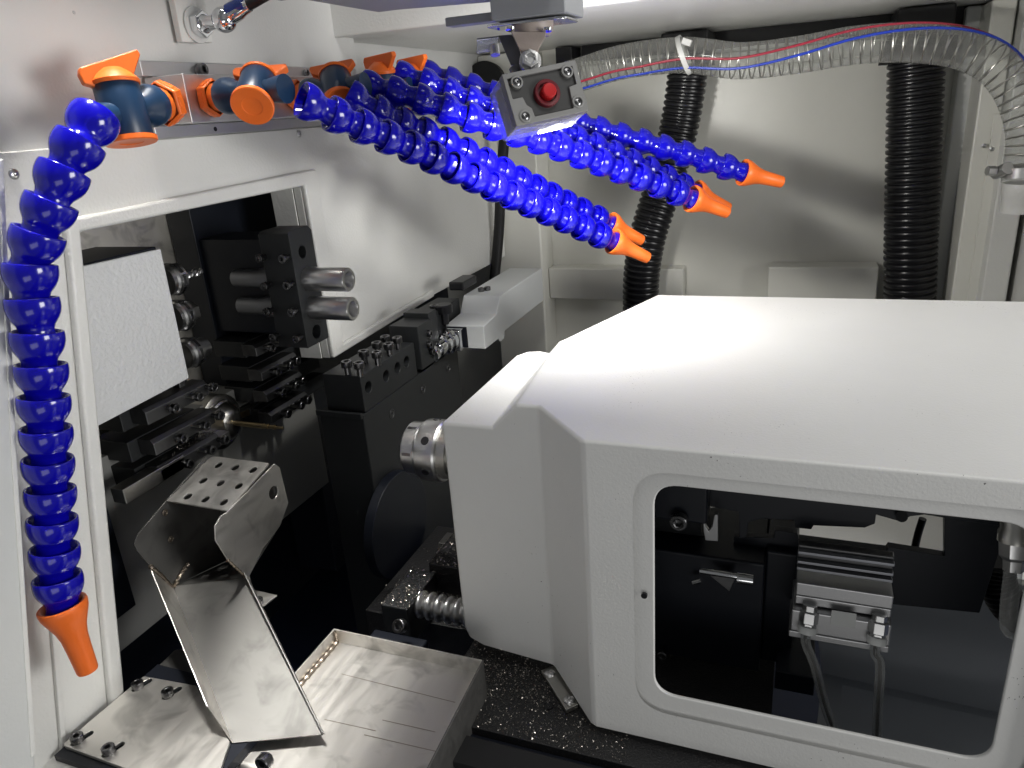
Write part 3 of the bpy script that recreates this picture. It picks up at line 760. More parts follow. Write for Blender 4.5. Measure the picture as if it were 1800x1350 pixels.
for i, (z, lab) in enumerate(((-.224, 'black clamp bar with hex screws directly under the white cover'), (-.2540, 'black clamp bar with hex screws, middle of the left three'), (-.2800, 'lowest of the three left clamp bars, wet with swarf, above the steel bar'))):
    tool_bar(.4410, .5170, z, .0150, lab, GL, (.4300, .5120), ((.33, 0), (.72, 0), (.98, .002)), (.62,))
for i, (z, y0, y1, lab) in enumerate(((-.2130, .592, .650, 'topmost right clamp bar, right below the sleeve block'), (-.2410, .593, .655, 'second right clamp bar below the sleeve block'), (-.2660, .594, .659, 'third right clamp bar, just above the lowest one'), (-.2915, .595, .662, 'lowest right clamp bar, above the tip of the brass bar'))):
    tool_bar(y0, y1, z, .0125, lab, GR, (y0+.004, y1+.06), ((.25, 0), (.62, 0), (.82, .001)), (.50,))
ct = thing('cutting_tool', 'brownish cutting tool shank reaching toward the guide bush from the right', 'cutting tool', (-.56, .62, -.29))
m = MB(); m.prism([onX(*q, -.560) for q in ((413, 728), (416, 738), (446, 728), (475, 712), (475, 700), (445, 714))], (-.010, 0, 0)); m.build('shank', 'ground_steel', ct, .0006)
m = MB(); m.prism([onX(*q, -.5585) for q in ((412, 729), (415, 739), (440, 730), (438, 720))], (-.004, 0, 0)); m.build('insert', 'brass', ct, .0005)
sb = thing('steel_bar', 'flat ground steel bar lying under the left clamp bars', 'bar', (-.54, .46, -.296))
MB().box((-.545, .3995, -.2955), (-.530, .470, -.2815)).build('bar', 'ground_steel', sb, .0008)
MB().box((-.547, .4702, -.2960), (-.533, .5350, -.2860)).build('bar', 'ground_steel', sb, .0008)
MB().box((-.560, .5100, -.2955), (-.5473, .5450, -.2660)).build('stop_plate', 'ground_steel', sb, .0008)
MB().cyl(V(-.5472, .537, -.274), V(-.5480, .537, -.274), .0024, 12).build('hole', 'black_plastic', sb)
for dz, yy in ((0, .425),):
    MB().box((-.575, .33, -.40), (-.548, .395, -.215)).build('black_void', 'black_paint', sb, .001)  # black block put in for the darkness of the void below the tools
# dark slide column behind the right hand tools
sc = thing('tool_slide', 'black tool slide column behind the right hand clamp bars', 'slide', (-.60, .7, -.45))
MB().box((-.624, .605, -.268), (-.592, .80, -.030)).build('column', 'black_paint', sc, .001)
MB().box((-.655, .735, -.60), (-.592, .98, -.269)).build('column_foot', 'black_paint', sc, .001)

# sleeve block with two bored steel sleeves
bx = thing('sleeve_block', 'black chamfered tool block carrying two steel sleeves, in front of the wall panel', 'tool block', (-.478, .607, -.212))
X0, X1, ya, yb_, za, zb_ = -.4955, -.4600, .588, .6255, -.2115, -.0945
fo = [V(X1, ya, za), V(X1, yb_, za), V(X1, yb_, zb_-.004), V(X1, yb_-.005, zb_+.001), V(X1, ya+.004, zb_+.0005), V(X1, ya, zb_-.002)]
zs = [-.1060, -.1435, -.1650, -.2000]
hol = [ring(onX(532, 443, X1), (0, 1, 0), (0, 0, 1), .0062, seg=24), ring(onX(557, 583, X1), (0, 1, 0), (0, 0, 1), .0072, seg=24)]
plate('block', 'black_cast', bx, fo, hol, (X0-X1, 0, 0), .0008)
for q0, q1 in (((537, 492), (604, 492)), ((551, 540), (608, 540))):
    c = onX(*q0, X1); c.y = .6065
    Lq = .048
    MB().lathe([(-.090, 0), (-.090, .0090), (-.055, .0095), (-.055, .0112), (-.0365, .0112)], c, (1, 0, 0), 28).build('shank', 'aluminium_dark', bx)
    MB().lathe([(.0002, 0), (.0002, .0118), (Lq-.001, .0118), (Lq, .0110), (Lq, .0082), (Lq-.0012, .0075), (Lq-.02, .0075), (Lq-.02, 0)], c, (1, 0, 0), 36).build('sleeve', 'steel', bx)
for q in ((459, 453), (500, 454), (468, 502), (508, 501), (472, 547), (516, 548), (483, 592), (524, 595)):
    screw(bx, onY(*q, ya-.006), (0, -1, 0), .0042)
MB().box((-.592, .61, -.205), (-.4962, .66, -.105)).build('mount', 'black_paint', bx, .001)

# ================================================================== BACK TOOL POST
tp = thing('tool_post', 'black back-working tool post with eight cap screws and bored face', 'tool post', (-.44, .7, -.50))
XP = -.420
A = onX(633, 662, XP); Bq = onX(719, 607, XP); zt_ = A.z; zl = onX(640, 727, XP).z
y0p, y1p = A.y, Bq.y
hz = [ring(onX(*q, XP), (0, 1, 0), (0, 0, 1), .0064, seg=20) for q in ((648, 681), (679, 661), (699, 647), (715, 636))]
plate('tool_block', 'black_cast', tp, [V(XP, y0p, zl), V(XP, y1p+.012, zl), V(XP, y1p+.012, zt_), V(XP, y0p, zt_)], hz, (-.047, 0, 0), .001)
for q in ((610, 645), (632, 647), (640, 626), (663, 628), (663, 611), (684, 613), (678, 600), (699, 602)):
    p = onZ(*q, zt_+.008); screw(tp, p, (0, 0, 1), .0058)
y1c = onX(806, 638, XP).y
MB().box((XP-.0545, y0p-.006, -.60), (XP+.0006, y1c, zl-.0006)).build('column', 'black_cast', tp, .001)
MB().box((XP-.0560, y0p-.010, zl-.004), (XP+.0004, y0p-.0062, zl+.002)).build('ledge', 'black_cast', tp, .0006)
for q in ((596, 711), (627, 712)): screw(tp, onZ(*q, zl+.003), (0, 0, 1), .0046)
for q in ((689, 727), (744, 684), (788, 647)):
    c = onX(*q, XP+.0008)
    MB().lathe([(0, .0055), (.0004, .0055), (.0004, .0045), (-.001, .004), (-.001, 0)], c, (1, 0, 0), 20).build('counterbore', 'black_steel', tp)
    screw(tp, c+V(-.004, 0, 0), (1, 0, 0), .0038, True)
MB().cyl(onX(690, 920, XP+.001), onX(690, 920, XP+.001)+V(.012, 0, 0), .062, 48).build('round_cover', 'black_paint', tp, .001)
# side block with three little screws, thumb screw and clamp
sbk = thing('clamp_block', 'black upright clamp block between the tool post and the pale cover', 'clamp block', onX(760, 640, XP))
A = onX(737, 573, XP+.004)
pz0 = onX(737, 655, XP+.004).z
ya2, yb2, yc2 = onX(712, 640, XP).y+.012, onX(737, 600, XP+.004).y, onX(763, 600, XP+.004).y
MB().box((XP-.035, yb2, pz0), (XP+.004, yc2, A.z)).build('block', 'black_cast', sbk, .001)
MB().box((XP-.035, yc2+.0004, pz0), (XP+.0000, yc2+.022, A.z+.006)).build('block', 'black_cast', sbk, .001)
for q in ((752, 586), (752, 606), (757, 618)): screw(sbk, onX(*q, XP+.0042), (1, 0, 0), .0042, True)
kn = onX(780, 548, XP-.01)
MB().lathe([(0, 0), (0, .0055), (.014, .0055), (.015, .0115), (.0245, .0120), (.026, .0105), (.026, 0)], V(kn.x, kn.y, kn.z-.016), (0, 0, 1), 24).build('thumb_screw', 'black_plastic', sbk)
MB().box((XP-.045, yc2+.0230, A.z-.03), (XP-.012, yc2+.115, A.z-.004)).build('arm', 'black_cast', sbk, .001)
for q in ((764, 545), ): screw(sbk, onX(*q, XP-.02), (0, 0, 1), .006)
MB().box((XP-.030, onX(826, 530, XP).y, A.z+.0042), (XP-.008, onX(850, 520, XP).y, A.z+.016)).build('stop', 'black_plastic', sbk, .002)

# pale cover box with chrome connectors
pc = thing('pale_cover', 'pale grey boxed arm cover with chrome connectors at its open end', 'cover', (-.38, .85, -.30))
XC = -.375
pf = [onX(*q, XC) for q in ((852, 572), (952, 478), (954, 545), (889, 597), (886, 607), (876, 607), (849, 618))]
Y0 = onX(850, 572, XC).y
zt0, zb0 = onX(852, 572, XC).z, onX(849, 618, XC).z
yE = onX(953, 480, XC).y
prof = [V(XC, Y0, zb0), V(XC, Y0, zt0), V(XC, Y0+.045, zt0+.003), V(XC, Y0+.062, zt0+.024), V(XC, yE, zt0+.024), V(XC, yE, zb0+.004), V(XC, Y0+.07, zb0+.004), V(XC, Y0+.066, zb0-.006), V(XC, Y0+.052, zb0-.006), V(XC, Y0+.045, zb0)]
m = MB(); m.prism(prof, (-.054, 0, 0)); m.build('shell', 'pale_grey_paint', pc, .0015)
oc = V(XC-.043, Y0, (zt0+zb0)/2)
MB().box((XC-.0545, Y0-.0012, zb0+.002), (XC-.024, Y0-.0003, zt0-.002)).build('opening', 'black_paint', pc)
MB().box((XC-.058, Y0-.016, zb0+.001), (XC-.028, Y0-.0015, zt0-.003)).build('connector_base', 'chrome', pc, .0015)
MB().lathe([(0, .0150), (.004, .0160), (.010, .0160), (.012, .0135), (.020, .0135), (.022, .0110), (.034, .0110), (.034, .008), (.030, 0)], oc+V(0, -.016, 0), (-.05, -1, -.05), 30).build('connector', 'chrome', pc)
MB().lathe([(0, .0100), (.012, .0104), (.014, .0094), (.014, .0065), (.010, 0)], oc+V(-.004, -.050, -.004), (.1, -1, -.1), 24).build('connector', 'chrome', pc)
for q in ((846, 511), (857, 509)): 
    p = onZ(*q, zt0+.025); screw(pc, V(p.x, p.y, zt0+.024), (0, 0, 1), .0045, True)

# ================================================================== CHUTE, TRAY, BASE PLATE
ch = thing('parts_chute', 'folded stainless steel parts chute with perforated hood over the tray', 'chute', (-.42, .38, -.44))
YH = .42
T1, T2 = onY(293, 880, YH), onY(400, 898, YH)
T3 = onX(482, 814, T2.x); T4 = onX(362, 801, T1.x)
T3 = T3+V(0, 0, 0); T4.y, T4.z = (T4.y+T3.y)/2, (T4.z+T3.z)/2; T3.y, T3.z = T4.y, T4.z
eu = (T2-T1).normalized(); ev = (T4-T1); LV = ev.length; ev.normalize(); en = eu.cross(ev).normalized()
LU = (T2-T1).length
hl = [ring(T1+eu*(LU*a)+ev*(LV*b), eu, ev, .0034, .0040, 16) for b in (.14, .48, .83) for a in (.25, .54, .84)]
plate('hood_top', 'stainless', ch, round_poly([T1, T2, T3, T4], [0, 0, .002, .006]), hl, -en*.0014, .0003)
def cplate(name, pts, thick, mat='stainless', holes=(), bevel=.0003, rad=0):
    pts = [Vector(p) for p in pts]
    n = V(0, 0, 0)
    for i in range(len(pts)): n += pts[i].cross(pts[(i+1) % len(pts)])
    n.normalize()
    if rad: pts = round_poly(pts, rad)
    return plate(name, mat, ch, pts, holes, n*thick, bevel)
xr_ = T2.x+.0008
fr = [onX(*q, xr_) for q in ((401, 899), (483, 815), (492, 822), (507, 884), (492, 925), (462, 965), (436, 1018), (400, 984), (379, 950), (378, 925), (388, 908))]
hr = ring(onX(481, 866, xr_), (0, 1, 0), (0, 0, 1), .0062, .0062, 20)
plate('hood_cheek', 'stainless', ch, fr, [hr], (-.0013, 0, 0), .0003)
xl_ = T1.x-.0005
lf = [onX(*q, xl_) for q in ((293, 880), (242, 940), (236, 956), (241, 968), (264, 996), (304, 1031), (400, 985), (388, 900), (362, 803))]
plate('hood_side', 'stainless_dull_shaded', ch, lf, [], (-.0013, 0, 0), .0003)
# hood back and trough
A_ = onX(304, 1031, xl_+.0005); D2 = onX(434, 1016, xr_-.0015); D1 = onX(400, 986, xl_+.0005)
Bz, Cz = onZ(409, 1306, -.424), onZ(567, 1291, -.424)
K4, K3 = T4+V(.001, 0, -.0018), T3+V(-.0018, 0, -.0018)
G3 = onX(470, 958, xr_-.002)
m = MB(); m.prism([K4, K3, onX(494, 920, xr_-.002), G3, D2, D1], (0, .0014, 0)); m.build('hood_back', 'stainless_dull_shaded', ch)
tn = (Bz-A_).cross(D2-A_).normalized()
if tn.y > 0: tn = -tn
m = MB(); th_ = -tn*.0014
N_ = 12; rows = []
for i_ in range(N_+1):
    f_ = i_/N_; rows.append((A_.lerp(Bz, f_), D2.lerp(Cz, f_)))
vs_ = []
for a_, b_ in rows: vs_ += [a_, b_, a_+th_, b_+th_]
fs_ = []
for i_ in range(N_):
    k = i_*4; fs_ += [(k, k+1, k+5, k+4), (k+2, k+6, k+7, k+3), (k, k+4, k+6, k+2), (k+1, k+3, k+7, k+5)]
fs_ += [(0, 2, 3, 1), (N_*4, N_*4+1, N_*4+3, N_*4+2)]
m.add(vs_, fs_); m.add([A_, D2, D1], [(0, 1, 2)]); m.build('trough_floor', 'stainless_dull_shaded', ch)
E1 = onX(264, 996, xl_); E2 = A_+(Bz-A_)*.86+(E1-A_)*.62
m = MB(); w_ = V(-.0012, 0, .0004)
m.add([A_, E1, E2, Bz, A_+w_, E1+w_, E2+w_, Bz+w_], [(0, 1, 2), (0, 2, 3), (4, 6, 5), (4, 7, 6), (1, 5, 6, 2), (2, 6, 7, 3), (0, 4, 5, 1)]); m.build('trough_side', 'stainless', ch, 0, 2, 30)
m = MB(); dR = (Cz-Bz).normalized()*.0014
m.prism([D2+dR*.2, Cz+dR*.2, Cz+dR*.2+tn*.003, D2+dR*.2+tn*.009], dR); m.build('trough_lip', 'stainless_dull_shaded', ch, .0003)
for q, dep in (((290, 901), None), ((300, 948), None)):
    p = onX(*q, xl_+.0012); MB().lathe([(0, .0030), (.0004, .0030), (.0006, .0024), (.0002, .0022), (.0002, .0012), (.0006, .0010), (.0006, 0)], p, (1, 0, 0), 16).build('rivet', 'weld', ch)
# weld bead where the hood meets the trough
pth = spline([onX(264, 995, xl_+.002), onX(285, 1013, xl_+.002), onX(304, 1031, xl_+.002), onX(318, 1010, xl_+.002), onX(332, 990, xl_+.002)], 44)
MB().tube(pth, [.0017+.0005*math.sin(i*1.7)+.0003*random.random() for i in range(44)], 8).build('weld_bead', 'weld', ch)
pth = spline([onX(400, 984, xr_), onX(418, 1001, xr_), onX(434, 1017, xr_)], 24)
MB().tube(pth, [.0012+.0004*math.sin(i*1.9) for i in range(24)], 8).build('weld_bead', 'weld', ch)

tb_ = thing('bracket_tab', 'small triangular stainless bracket tab with one screw behind the chute', 'bracket', onZ(455, 1055, -.392))
m = MB(); m.prism([onZ(*q, -.392) for q in ((436, 1034), (487, 1046), (452, 1073), (446, 1060))], (0, 0, -.0016)); m.build('tab', 'stainless', tb_, .0003)
m = MB(); m.prism([at(425, 1005, .655), at(434, 1000, .655), at(442, 1034, .668), at(434, 1036, .668)], (0, .0015, 0)); m.build('web', 'stainless', tb_, .0003)
screw(tb_, onZ(455, 1060, -.392), (0, 0, 1), .0042, True)

tr = thing('catch_tray', 'shallow stainless catch tray with welded corner beneath the chute', 'tray', (-.295, .37, -.46))
zr, zf = -.420, -.4335
x0, x1, y0, y1 = -.3660, -.2240, .3050, .4370
MB().box((x0, y0, zf-.0015), (x1, y1, zf)).build('floor', 'stainless', tr)
MB().box((x0, y1, -.455), (x1, y1+.0014, zr)).build('back_wall', 'stainless', tr, .0003)
MB().prism([V(x1, y1+.0014, zr), V(x1, y0, zf+.0015), V(x1, y0, -.475), V(x1, y1+.0014, -.475)], (.0014, 0, 0)).build('right_wall', 'stainless_dull_shaded', tr, .0003)
MB().prism([V(x0, y1+.0014, zr), V(x0, .352, zr), V(x0, .330, zf-.004), V(x0, y0, zf-.006), V(x0, y0, -.475), V(x0, y1+.0014, -.475)], (-.0014, 0, 0)).build('left_wall', 'stainless', tr, .0003)
m = MB(); fold = [V(x0, y0, zf)]
for k in range(7):
    an = R(90*k/6); fold.append(V(x0, y0-.006*math.sin(an), zf-.006*(1-math.cos(an))))
fold += [V(x0, y0-.006, -.50), V(x0, y0-.0046, -.50), V(x0, y0-.0046, zf-.006), V(x0, y0, zf-.0015)]
m.prism(fold, (x1-x0, 0, 0)); m.build('front_skirt', 'stainless', tr)
pth = [V(x0+.0016, y1-.001-.0015*i, zf+.0014) for i in range(60)]
MB().tube(pth, [.0016+.0004*math.sin(i*1.3)+.0003*random.random() for i in range(60)], 8).build('weld_bead', 'weld', tr)
pth = [V(x0+.0012, y1-.0012, zf+.0002*i*3.2) for i in range(20)]
MB().tube(pth, [.0014+.0003*math.sin(i*1.3) for i in range(20)], 8).build('weld_bead', 'weld', tr)
for (a, b) in (((600, 1185), (800, 1235)), ((570, 1265), (660, 1285)), ((672, 1266), (765, 1287)), ((640, 1292), (770, 1322))):
    p0, p1 = onZ(*a, zf+.00012), onZ(*b, zf+.00012)
    MB().prism([p0, p1, p1+V(0, .0005, 0), p0+V(0, .0005, 0)], (0, 0, .0001)).build('scribe_line', 'weld', tr)
br = thing('tray_bracket', 'stainless angle bracket with socket screw at the tray front corner', 'bracket', onZ(470, 1340, -.43))
yb0 = y0-.0085
MB().box((-.405, yb0, -.52), (-.342, yb0+.0015, -.4405)).build('plate', 'stainless', br, .0003)
screw(br, onY(470, 1332, yb0), (0, -1, 0), .0058, True)
bp = thing('base_plate', 'flat stainless mounting plate with four slotted socket screws', 'plate', (-.44, .30, -.425))
zp = -.4215
out = [onZ(*q, zp) for q in ((109, 1309), (252, 1188), (345, 1205), (404, 1304), (372, 1400), (300, 1380))]
slots = []; scs = []
for (x, y) in ((243, 1208), (296, 1222), (137, 1302), (192, 1322)):
    c = onZ(x, y, zp); scs.append(c); u = V(.35, 1, 0).normalized(); v = V(1, -.35, 0).normalized()
    L_, r_ = .0085, .0026
    pts = [c-u*L_*.3+V(0, 0, 0)+(u*(-math.sin(a))*r_+v*math.cos(a)*r_) for a in [R(180*k/6) for k in range(7)]]
    pts += [c+u*L_+(u*math.sin(a)*r_-v*math.cos(a)*r_) for a in [R(180*k/6) for k in range(7)]]
    slots.append(pts)
plate('plate', 'stainless', bp, round_poly(out, [.004, .004, 0, 0, 0, 0]), slots, (0, 0, -.003), .0004)
for c in scs: screw(bp, c, (0, 0, 1), .0047, True)
MB().box((-.495, .26, -.4330), (-.36, .36, -.4250)).build('backing', 'black_paint', bp)
rb = thing('rusty_block', 'rough brown casting edge between the base plate and the chute', 'casting', onZ(310, 1170, -.45))
m = MB(); m.prism([onZ(*q, -.440) for q in ((258, 1188), (308, 1140), (350, 1140), (345, 1206))], (0, 0, -.02)); m.build('block', 'stainless_dull_shaded', rb, .002)

# ================================================================== BALL SCREW AND SWARF
bs = thing('ball_screw', 'threaded ball screw with black bearing block below the white nose', 'ball screw', (-.33, .52, -.47))
c0 = at(738, 1062, .715); c1 = c0+V(.10, 0, 0)
pr = [(0, 0)]; n = 60
for i in range(n):
    pr.append((.10*i/n, .0118+.0016*math.sin(i*1.05)))
pr.append((.10, 0))
MB().lathe(pr, c0, (1, 0, 0), 24).build('thread', 'steel', bs)
MB().box((c0.x-.030, c0.y-.022, c0.z-.034), (c0.x-.001, c0.y+.040, c0.z+.010)).build('bearing_block', 'black_cast', bs, .002)
MB().box((c0.x-.040, c0.y-.034, c0.z-.060), (c0.x+.018, c0.y-.0224, c0.z-.020)).build('foot', 'black_paint', bs, .002)
screw(bs, at(707, 1100, .685), V(-.1, -.8, .5), .0066, True)
MB().box((c0.x-.010, c0.y+.041, c0.z-.02), (c0.x+.08, c0.y+.12, c0.z+.018)).build('way_cover', 'chip_deck', bs, .002)
lb = thing('linear_rail', 'short silver linear rail end above the swarf beside the white nose', 'linear rail', at(785, 970, .80))
p = at(768, 985, .80)
MB().box((p.x, p.y, p.z-.004), (p.x+.10, p.y+.03, p.z+.010)).build('rail', 'ground_steel', lb, .0006)
MB().box((p.x+.002, p.y+.004, p.z+.0105), (p.x+.10, p.y+.026, p.z+.020)).build('carriage', 'ground_steel', lb, .0006)
MB().box((p.x-.006, p.y-.004, -.60), (p.x+.10, p.y+.034, p.z-.0045)).build('way', 'chip_deck', lb, .001)

def chips(zones, n, label):
    vs = []; fs = []
    for _ in range(n):
        x0, x1, y0, y1, z, s = random.choice(zones)
        c = V(random.uniform(x0, x1), random.uniform(y0, y1), z+random.uniform(0, .0006))
        r = s*random.uniform(.3, 1.0)*random.choice((.5, .7, 1))
        k = len(vs)
        for j in range(4):
            d = V(random.gauss(0, 1), random.gauss(0, 1), random.gauss(0, .7)).normalized()*r
            vs.append(c+d+V(0, 0, r*.5))
        fs += [(k, k+1, k+2), (k, k+1, k+3), (k, k+2, k+3), (k+1, k+2, k+3)]
    m = MB(); m.v = vs; m.f = fs
    me = bpy.data.meshes.new('metal_swarf'); me.from_pydata([tuple(v) for v in vs], [], fs); me.update()
    o = finish('metal_swarf', me, 'chip_metal', None, 0, 2, 0)
    return tag(o, label, 'swarf', None, 'stuff')
zc = c0.z
chips([(-.262, -.10, .406, .48, -.4580, .0011)]*4+[(-.262, -.17, .44, .56, -.4580, .0012)]*4+[(-.40, -.263, .532, .65, -.475, .0012), (c0.x-.010, c0.x+.06, c0.y+.041, c0.y+.12, c0.z+.018, .0016), (c0.x-.010, c0.x+.06, c0.y+.041, c0.y+.12, c0.z+.018, .0016), (c0.x-.03, c0.x, c0.y-.022, c0.y+.04, c0.z+.010, .0014), (c0.x, c0.x+.06, c0.y-.008, c0.y+.008, c0.z+.012, .0008)],
      9000, 'fine metal swarf scattered over the dark deck and ball screw')
chips([(-.545, -.532, .445, .517, -.2645, .0012), (-.545, -.532, .475, .517, -.2795, .0014), (-.545, -.532, .45, .517, -.2795, .0011)], 420, 'wet metal swarf clinging to the left clamp bars')

ap = thing('angle_plate', 'small silver plate with two screws at the foot of the white housing', 'plate', onZ(985, 1210, -.4575))
q4 = [onZ(*q, -.4535) for q in ((951, 1178), (977, 1168), (1016, 1238), (995, 1248))]
m = MB(); m.prism(q4, (0, 0, -.004)); m.build('plate', 'ground_steel', ap, .0005)
for q in ((966, 1184), (1000, 1231)): screw(ap, onZ(*q, -.4533), (0, 0, 1), .0048, mesh=PAN)
hd = MB().lathe([(0, 0), (0, .0036), (.0004, .0038)], onZ(964, 1241, -.4576), (0, 0, 1), 18).build('deck_hole', 'black_plastic', bed)

# ================================================================== TOP: STRUT, SWITCH, PIPES
sbp = thing('strut_bracket', 'white welded bracket plate at the top of the left wall', 'bracket', onX(340, 40, XW+.006))
plate('plate', 'wall_paint', sbp, [onX(*q, XW+.007) for q in ((298, -40), (321, 74), (375, 75), (352, -40))], [], (-.0065, 0, 0), .001)
gp = thing('gas_strut', 'blue gas strut on a chrome ball joint at the top left', 'gas strut', onX(352, 44, XW+.012))
b0 = onX(345, 44, XW+.0075); bc = b0+V(.030, 0, .001)
MB().lathe([(0, 0), (0, .0145), (.0015, .0145), (.0018, 0)], b0, (1, 0, 0), 28).build('washer', 'pale_plastic', gp, .0004)
MB().lathe([(.002, 0), (.002, .0108), (.0095, .0108), (.0095, 0)], b0, (1, 0, 0), 6).build('hex_nut', 'chrome', gp, .0006)
MB().lathe([(.0095, .0075), (.013, .0060), (.020, .0055), (.024, .006)], b0, (1, 0, 0), 24).build('stud', 'chrome', gp)
MB().lathe([(-.0102*math.cos(R(9*k)), .0102*math.sin(R(9*k))) for k in range(21)], bc, (1, 0, 0), 28).build('ball', 'chrome', gp)
rd = (at(446, 6, .50)-bc); rd = (at(450, 2, bc.dot(_f)-.01)-bc).normalized()
MB().lathe([(.004, .0070), (.016, .0066), (.020, .0054), (.026, .0050), (.026, 0)], bc, rd, 20).build('rod_end', 'chrome', gp)
MB().lathe([(.0065, .0070), (.022, .0066), (.022, 0)], bc+V(0, 0, .0026), rd, 18).build('sleeve', 'strut_blue', gp)
MB().lathe([(.024, 0), (.024, .0042), (.062, .0042)], bc, rd, 18).build('rod', 'black_plastic', gp)
e = bc+rd*.056; bd = (at(640, -42, e.dot(_f)+.03)-e).normalized()
MB().lathe([(-.004, 0), (-.004, .0080), (0, .0092), (.30, .0092), (.30, 0)], e, bd, 28).build('cylinder', 'strut_blue', gp)

# work lamp box with its push button, on its hinge
SW = thing('lamp_switch_box', 'grey work lamp switch box with red push button hanging from a steel hinge', 'switch', at(950, 160, .60))
cc = at(960, 163, .585)
back = -_f
ub_ = (RT*math.cos(R(17))+UP*math.sin(R(17)))
vb_ = (-RT*math.sin(R(17))*.55+UP*math.cos(R(17))*1.0).normalized()
nb_ = ub_.cross(vb_).normalized()
# turn so that the left side shows
qrot = Quaternion(UP, R(16)); ub2 = qrot @ ub_; nb2 = qrot @ nb_; vb2 = nb2.cross(ub2).normalized()
S = Matrix.Identity(4)
for i in range(3): S[i][0] = ub2[i]; S[i][1] = vb2[i]; S[i][2] = nb2[i]; S[i][3] = cc[i]
def sbx(a, b): return MB().box(a, b, S)
hw_, hh_ = .0318, .0205
sbx((-hw_, -hh_, -.040), (hw_, hh_, -.0085)).build('case', 'clear_plastic', SW, .0015)
sbx((-hw_*.9, -hh_*.9, -.037), (hw_*.9, hh_*.9, -.012)).build('insides', 'switch_plastic', SW, .0015)
Lp = lambda x, y, z: S @ V(x, y, z)
face_out = [(-hw_, -hh_), (hw_, -hh_), (hw_, hh_), (-hw_, hh_)]
win = [(-.0275, -.0010), (-.0215, -.0005), (-.0205, -.0085), (-.0185, -.0165), (.0235, -.0165), (.0240, -.0125), (.0275, -.0100), (.0215, -.0015), (.0215, .0030), (.0285, .0035), (.0290, .0160), (-.0280, .0160)]
win = [(-.0285, .0005), (-.0200, .0005), (-.0185, -.0060), (-.0150, -.0095), (-.0145, -.0160), (.0195, -.0160), (.0200, -.0060), (.0205, .0010), (.0275, .0020), (.0280, .0165), (-.0285, .0165)]
plate('face_frame', 'switch_plastic', SW, [Lp(x, y, .0) for x, y in face_out], [[Lp(x, y, .0) for x, y in win]], nb2*-.008, .0006)
sbx((-hw_+.001, -hh_+.001, -.0080), (hw_-.001, hh_-.001, -.0022)).build('face_plate', 'switch_plate', SW)
bo_ = Lp(.0005, -.0005, -.0022)
bt = MB().lathe([(0, 0), (0, .0108), (.0040, .0106), (.0046, .0100), (.0044, .0078), (.0012, .0074), (.0012, 0)], bo_, nb2, 32).build('button_ring', 'dark_red_plastic', SW)
MB().lathe([(.0013, 0), (.0013, .0060), (.0088, .0058), (.0096, .0050), (.0098, 0)], bo_, nb2, 28).build('push_button', 'red_plastic', SW)
for x, y in ((-.0215, .0125), (.0225, .0130), (.0245, -.0120), (-.0225, -.0145)):
    bz = MB().lathe([(-.006, .0050), (.0006, .0050), (.0008, .0046), (.0008, .0036), (-.0004, .0034)], Lp(x, y, 0), nb2, 22).build('screw_boss', 'switch_plastic', SW)
    put(PAN_DARK, 'screw', bz, frame(Lp(x, y, -.0008), nb2, ub2, .0034))
# the box is the work lamp: it shines down and back out of its far side
lw_ = cc-vb2*.010-nb2*.046
area('work_lamp', lw_-vb2*.001, lw_+V(.14, .80, -.62), .05, .03, 2.0, (1.0, 0.98, 0.915))
# hinge
HG = thing('hinge_bracket', 'zinc plated swivel bracket above the switch box', 'hinge', at(935, 45, .61))
hc = at(935, 44, .60); z44 = hc.z
pl = round_poly([V(hc.x+x, hc.y+y, z44) for x, y in ((-.034, -.020), (.034, -.020), (.034, .024), (-.034, .024))], .010)
plate('top_plate', 'chrome', HG, pl, [], (0, 0, .0022), .0006)
MB().lathe([(0, 0), (0, .017), (-.006, .0165), (-.009, .013), (-.009, 0)], hc+V(0, .002, 0), (0, 0, 1), 28).build('race', 'zinc', HG)
fk1 = [at(*q, .588) for q in ((898, 55), (960, 56), (958, 66), (947, 86), (944, 116), (919, 116), (916, 92))]
plate('fork_leg', 'zinc', HG, fk1, [], _f*.002, .0005)
fk2 = [at(*q, .606) for q in ((876, 62), (902, 60), (915, 92), (917, 112), (898, 114))]
plate('fork_leg', 'black_steel', HG, fk2, [], _f*.002, .0005)
pn = at(932, 107, .585)
MB().lathe([(-.004, 0), (-.004, .0088), (.001, .0088), (.001, 0)], pn, -_f, 24).build('washer', 'steel', HG, .0004)
MB().lathe([(.0012, 0), (.0012, .0075), (.0060, .0075), (.0062, .0042), (.0030, .0036), (.003, 0)], pn, -_f, 6).build('nut', 'steel', HG, .0006)
MB().cyl(at(905, 118, .600), at(912, 134, .600), .0052, 14).build('bolt', 'black_steel', HG)
for q in ((897, 49), (962, 50)): MB().lathe([(0, 0), (0, .004), (.002, .0036), (.003, .0)], at(*q, .586), (0, -.3, -1), 12).build('rivet', 'chrome', HG)
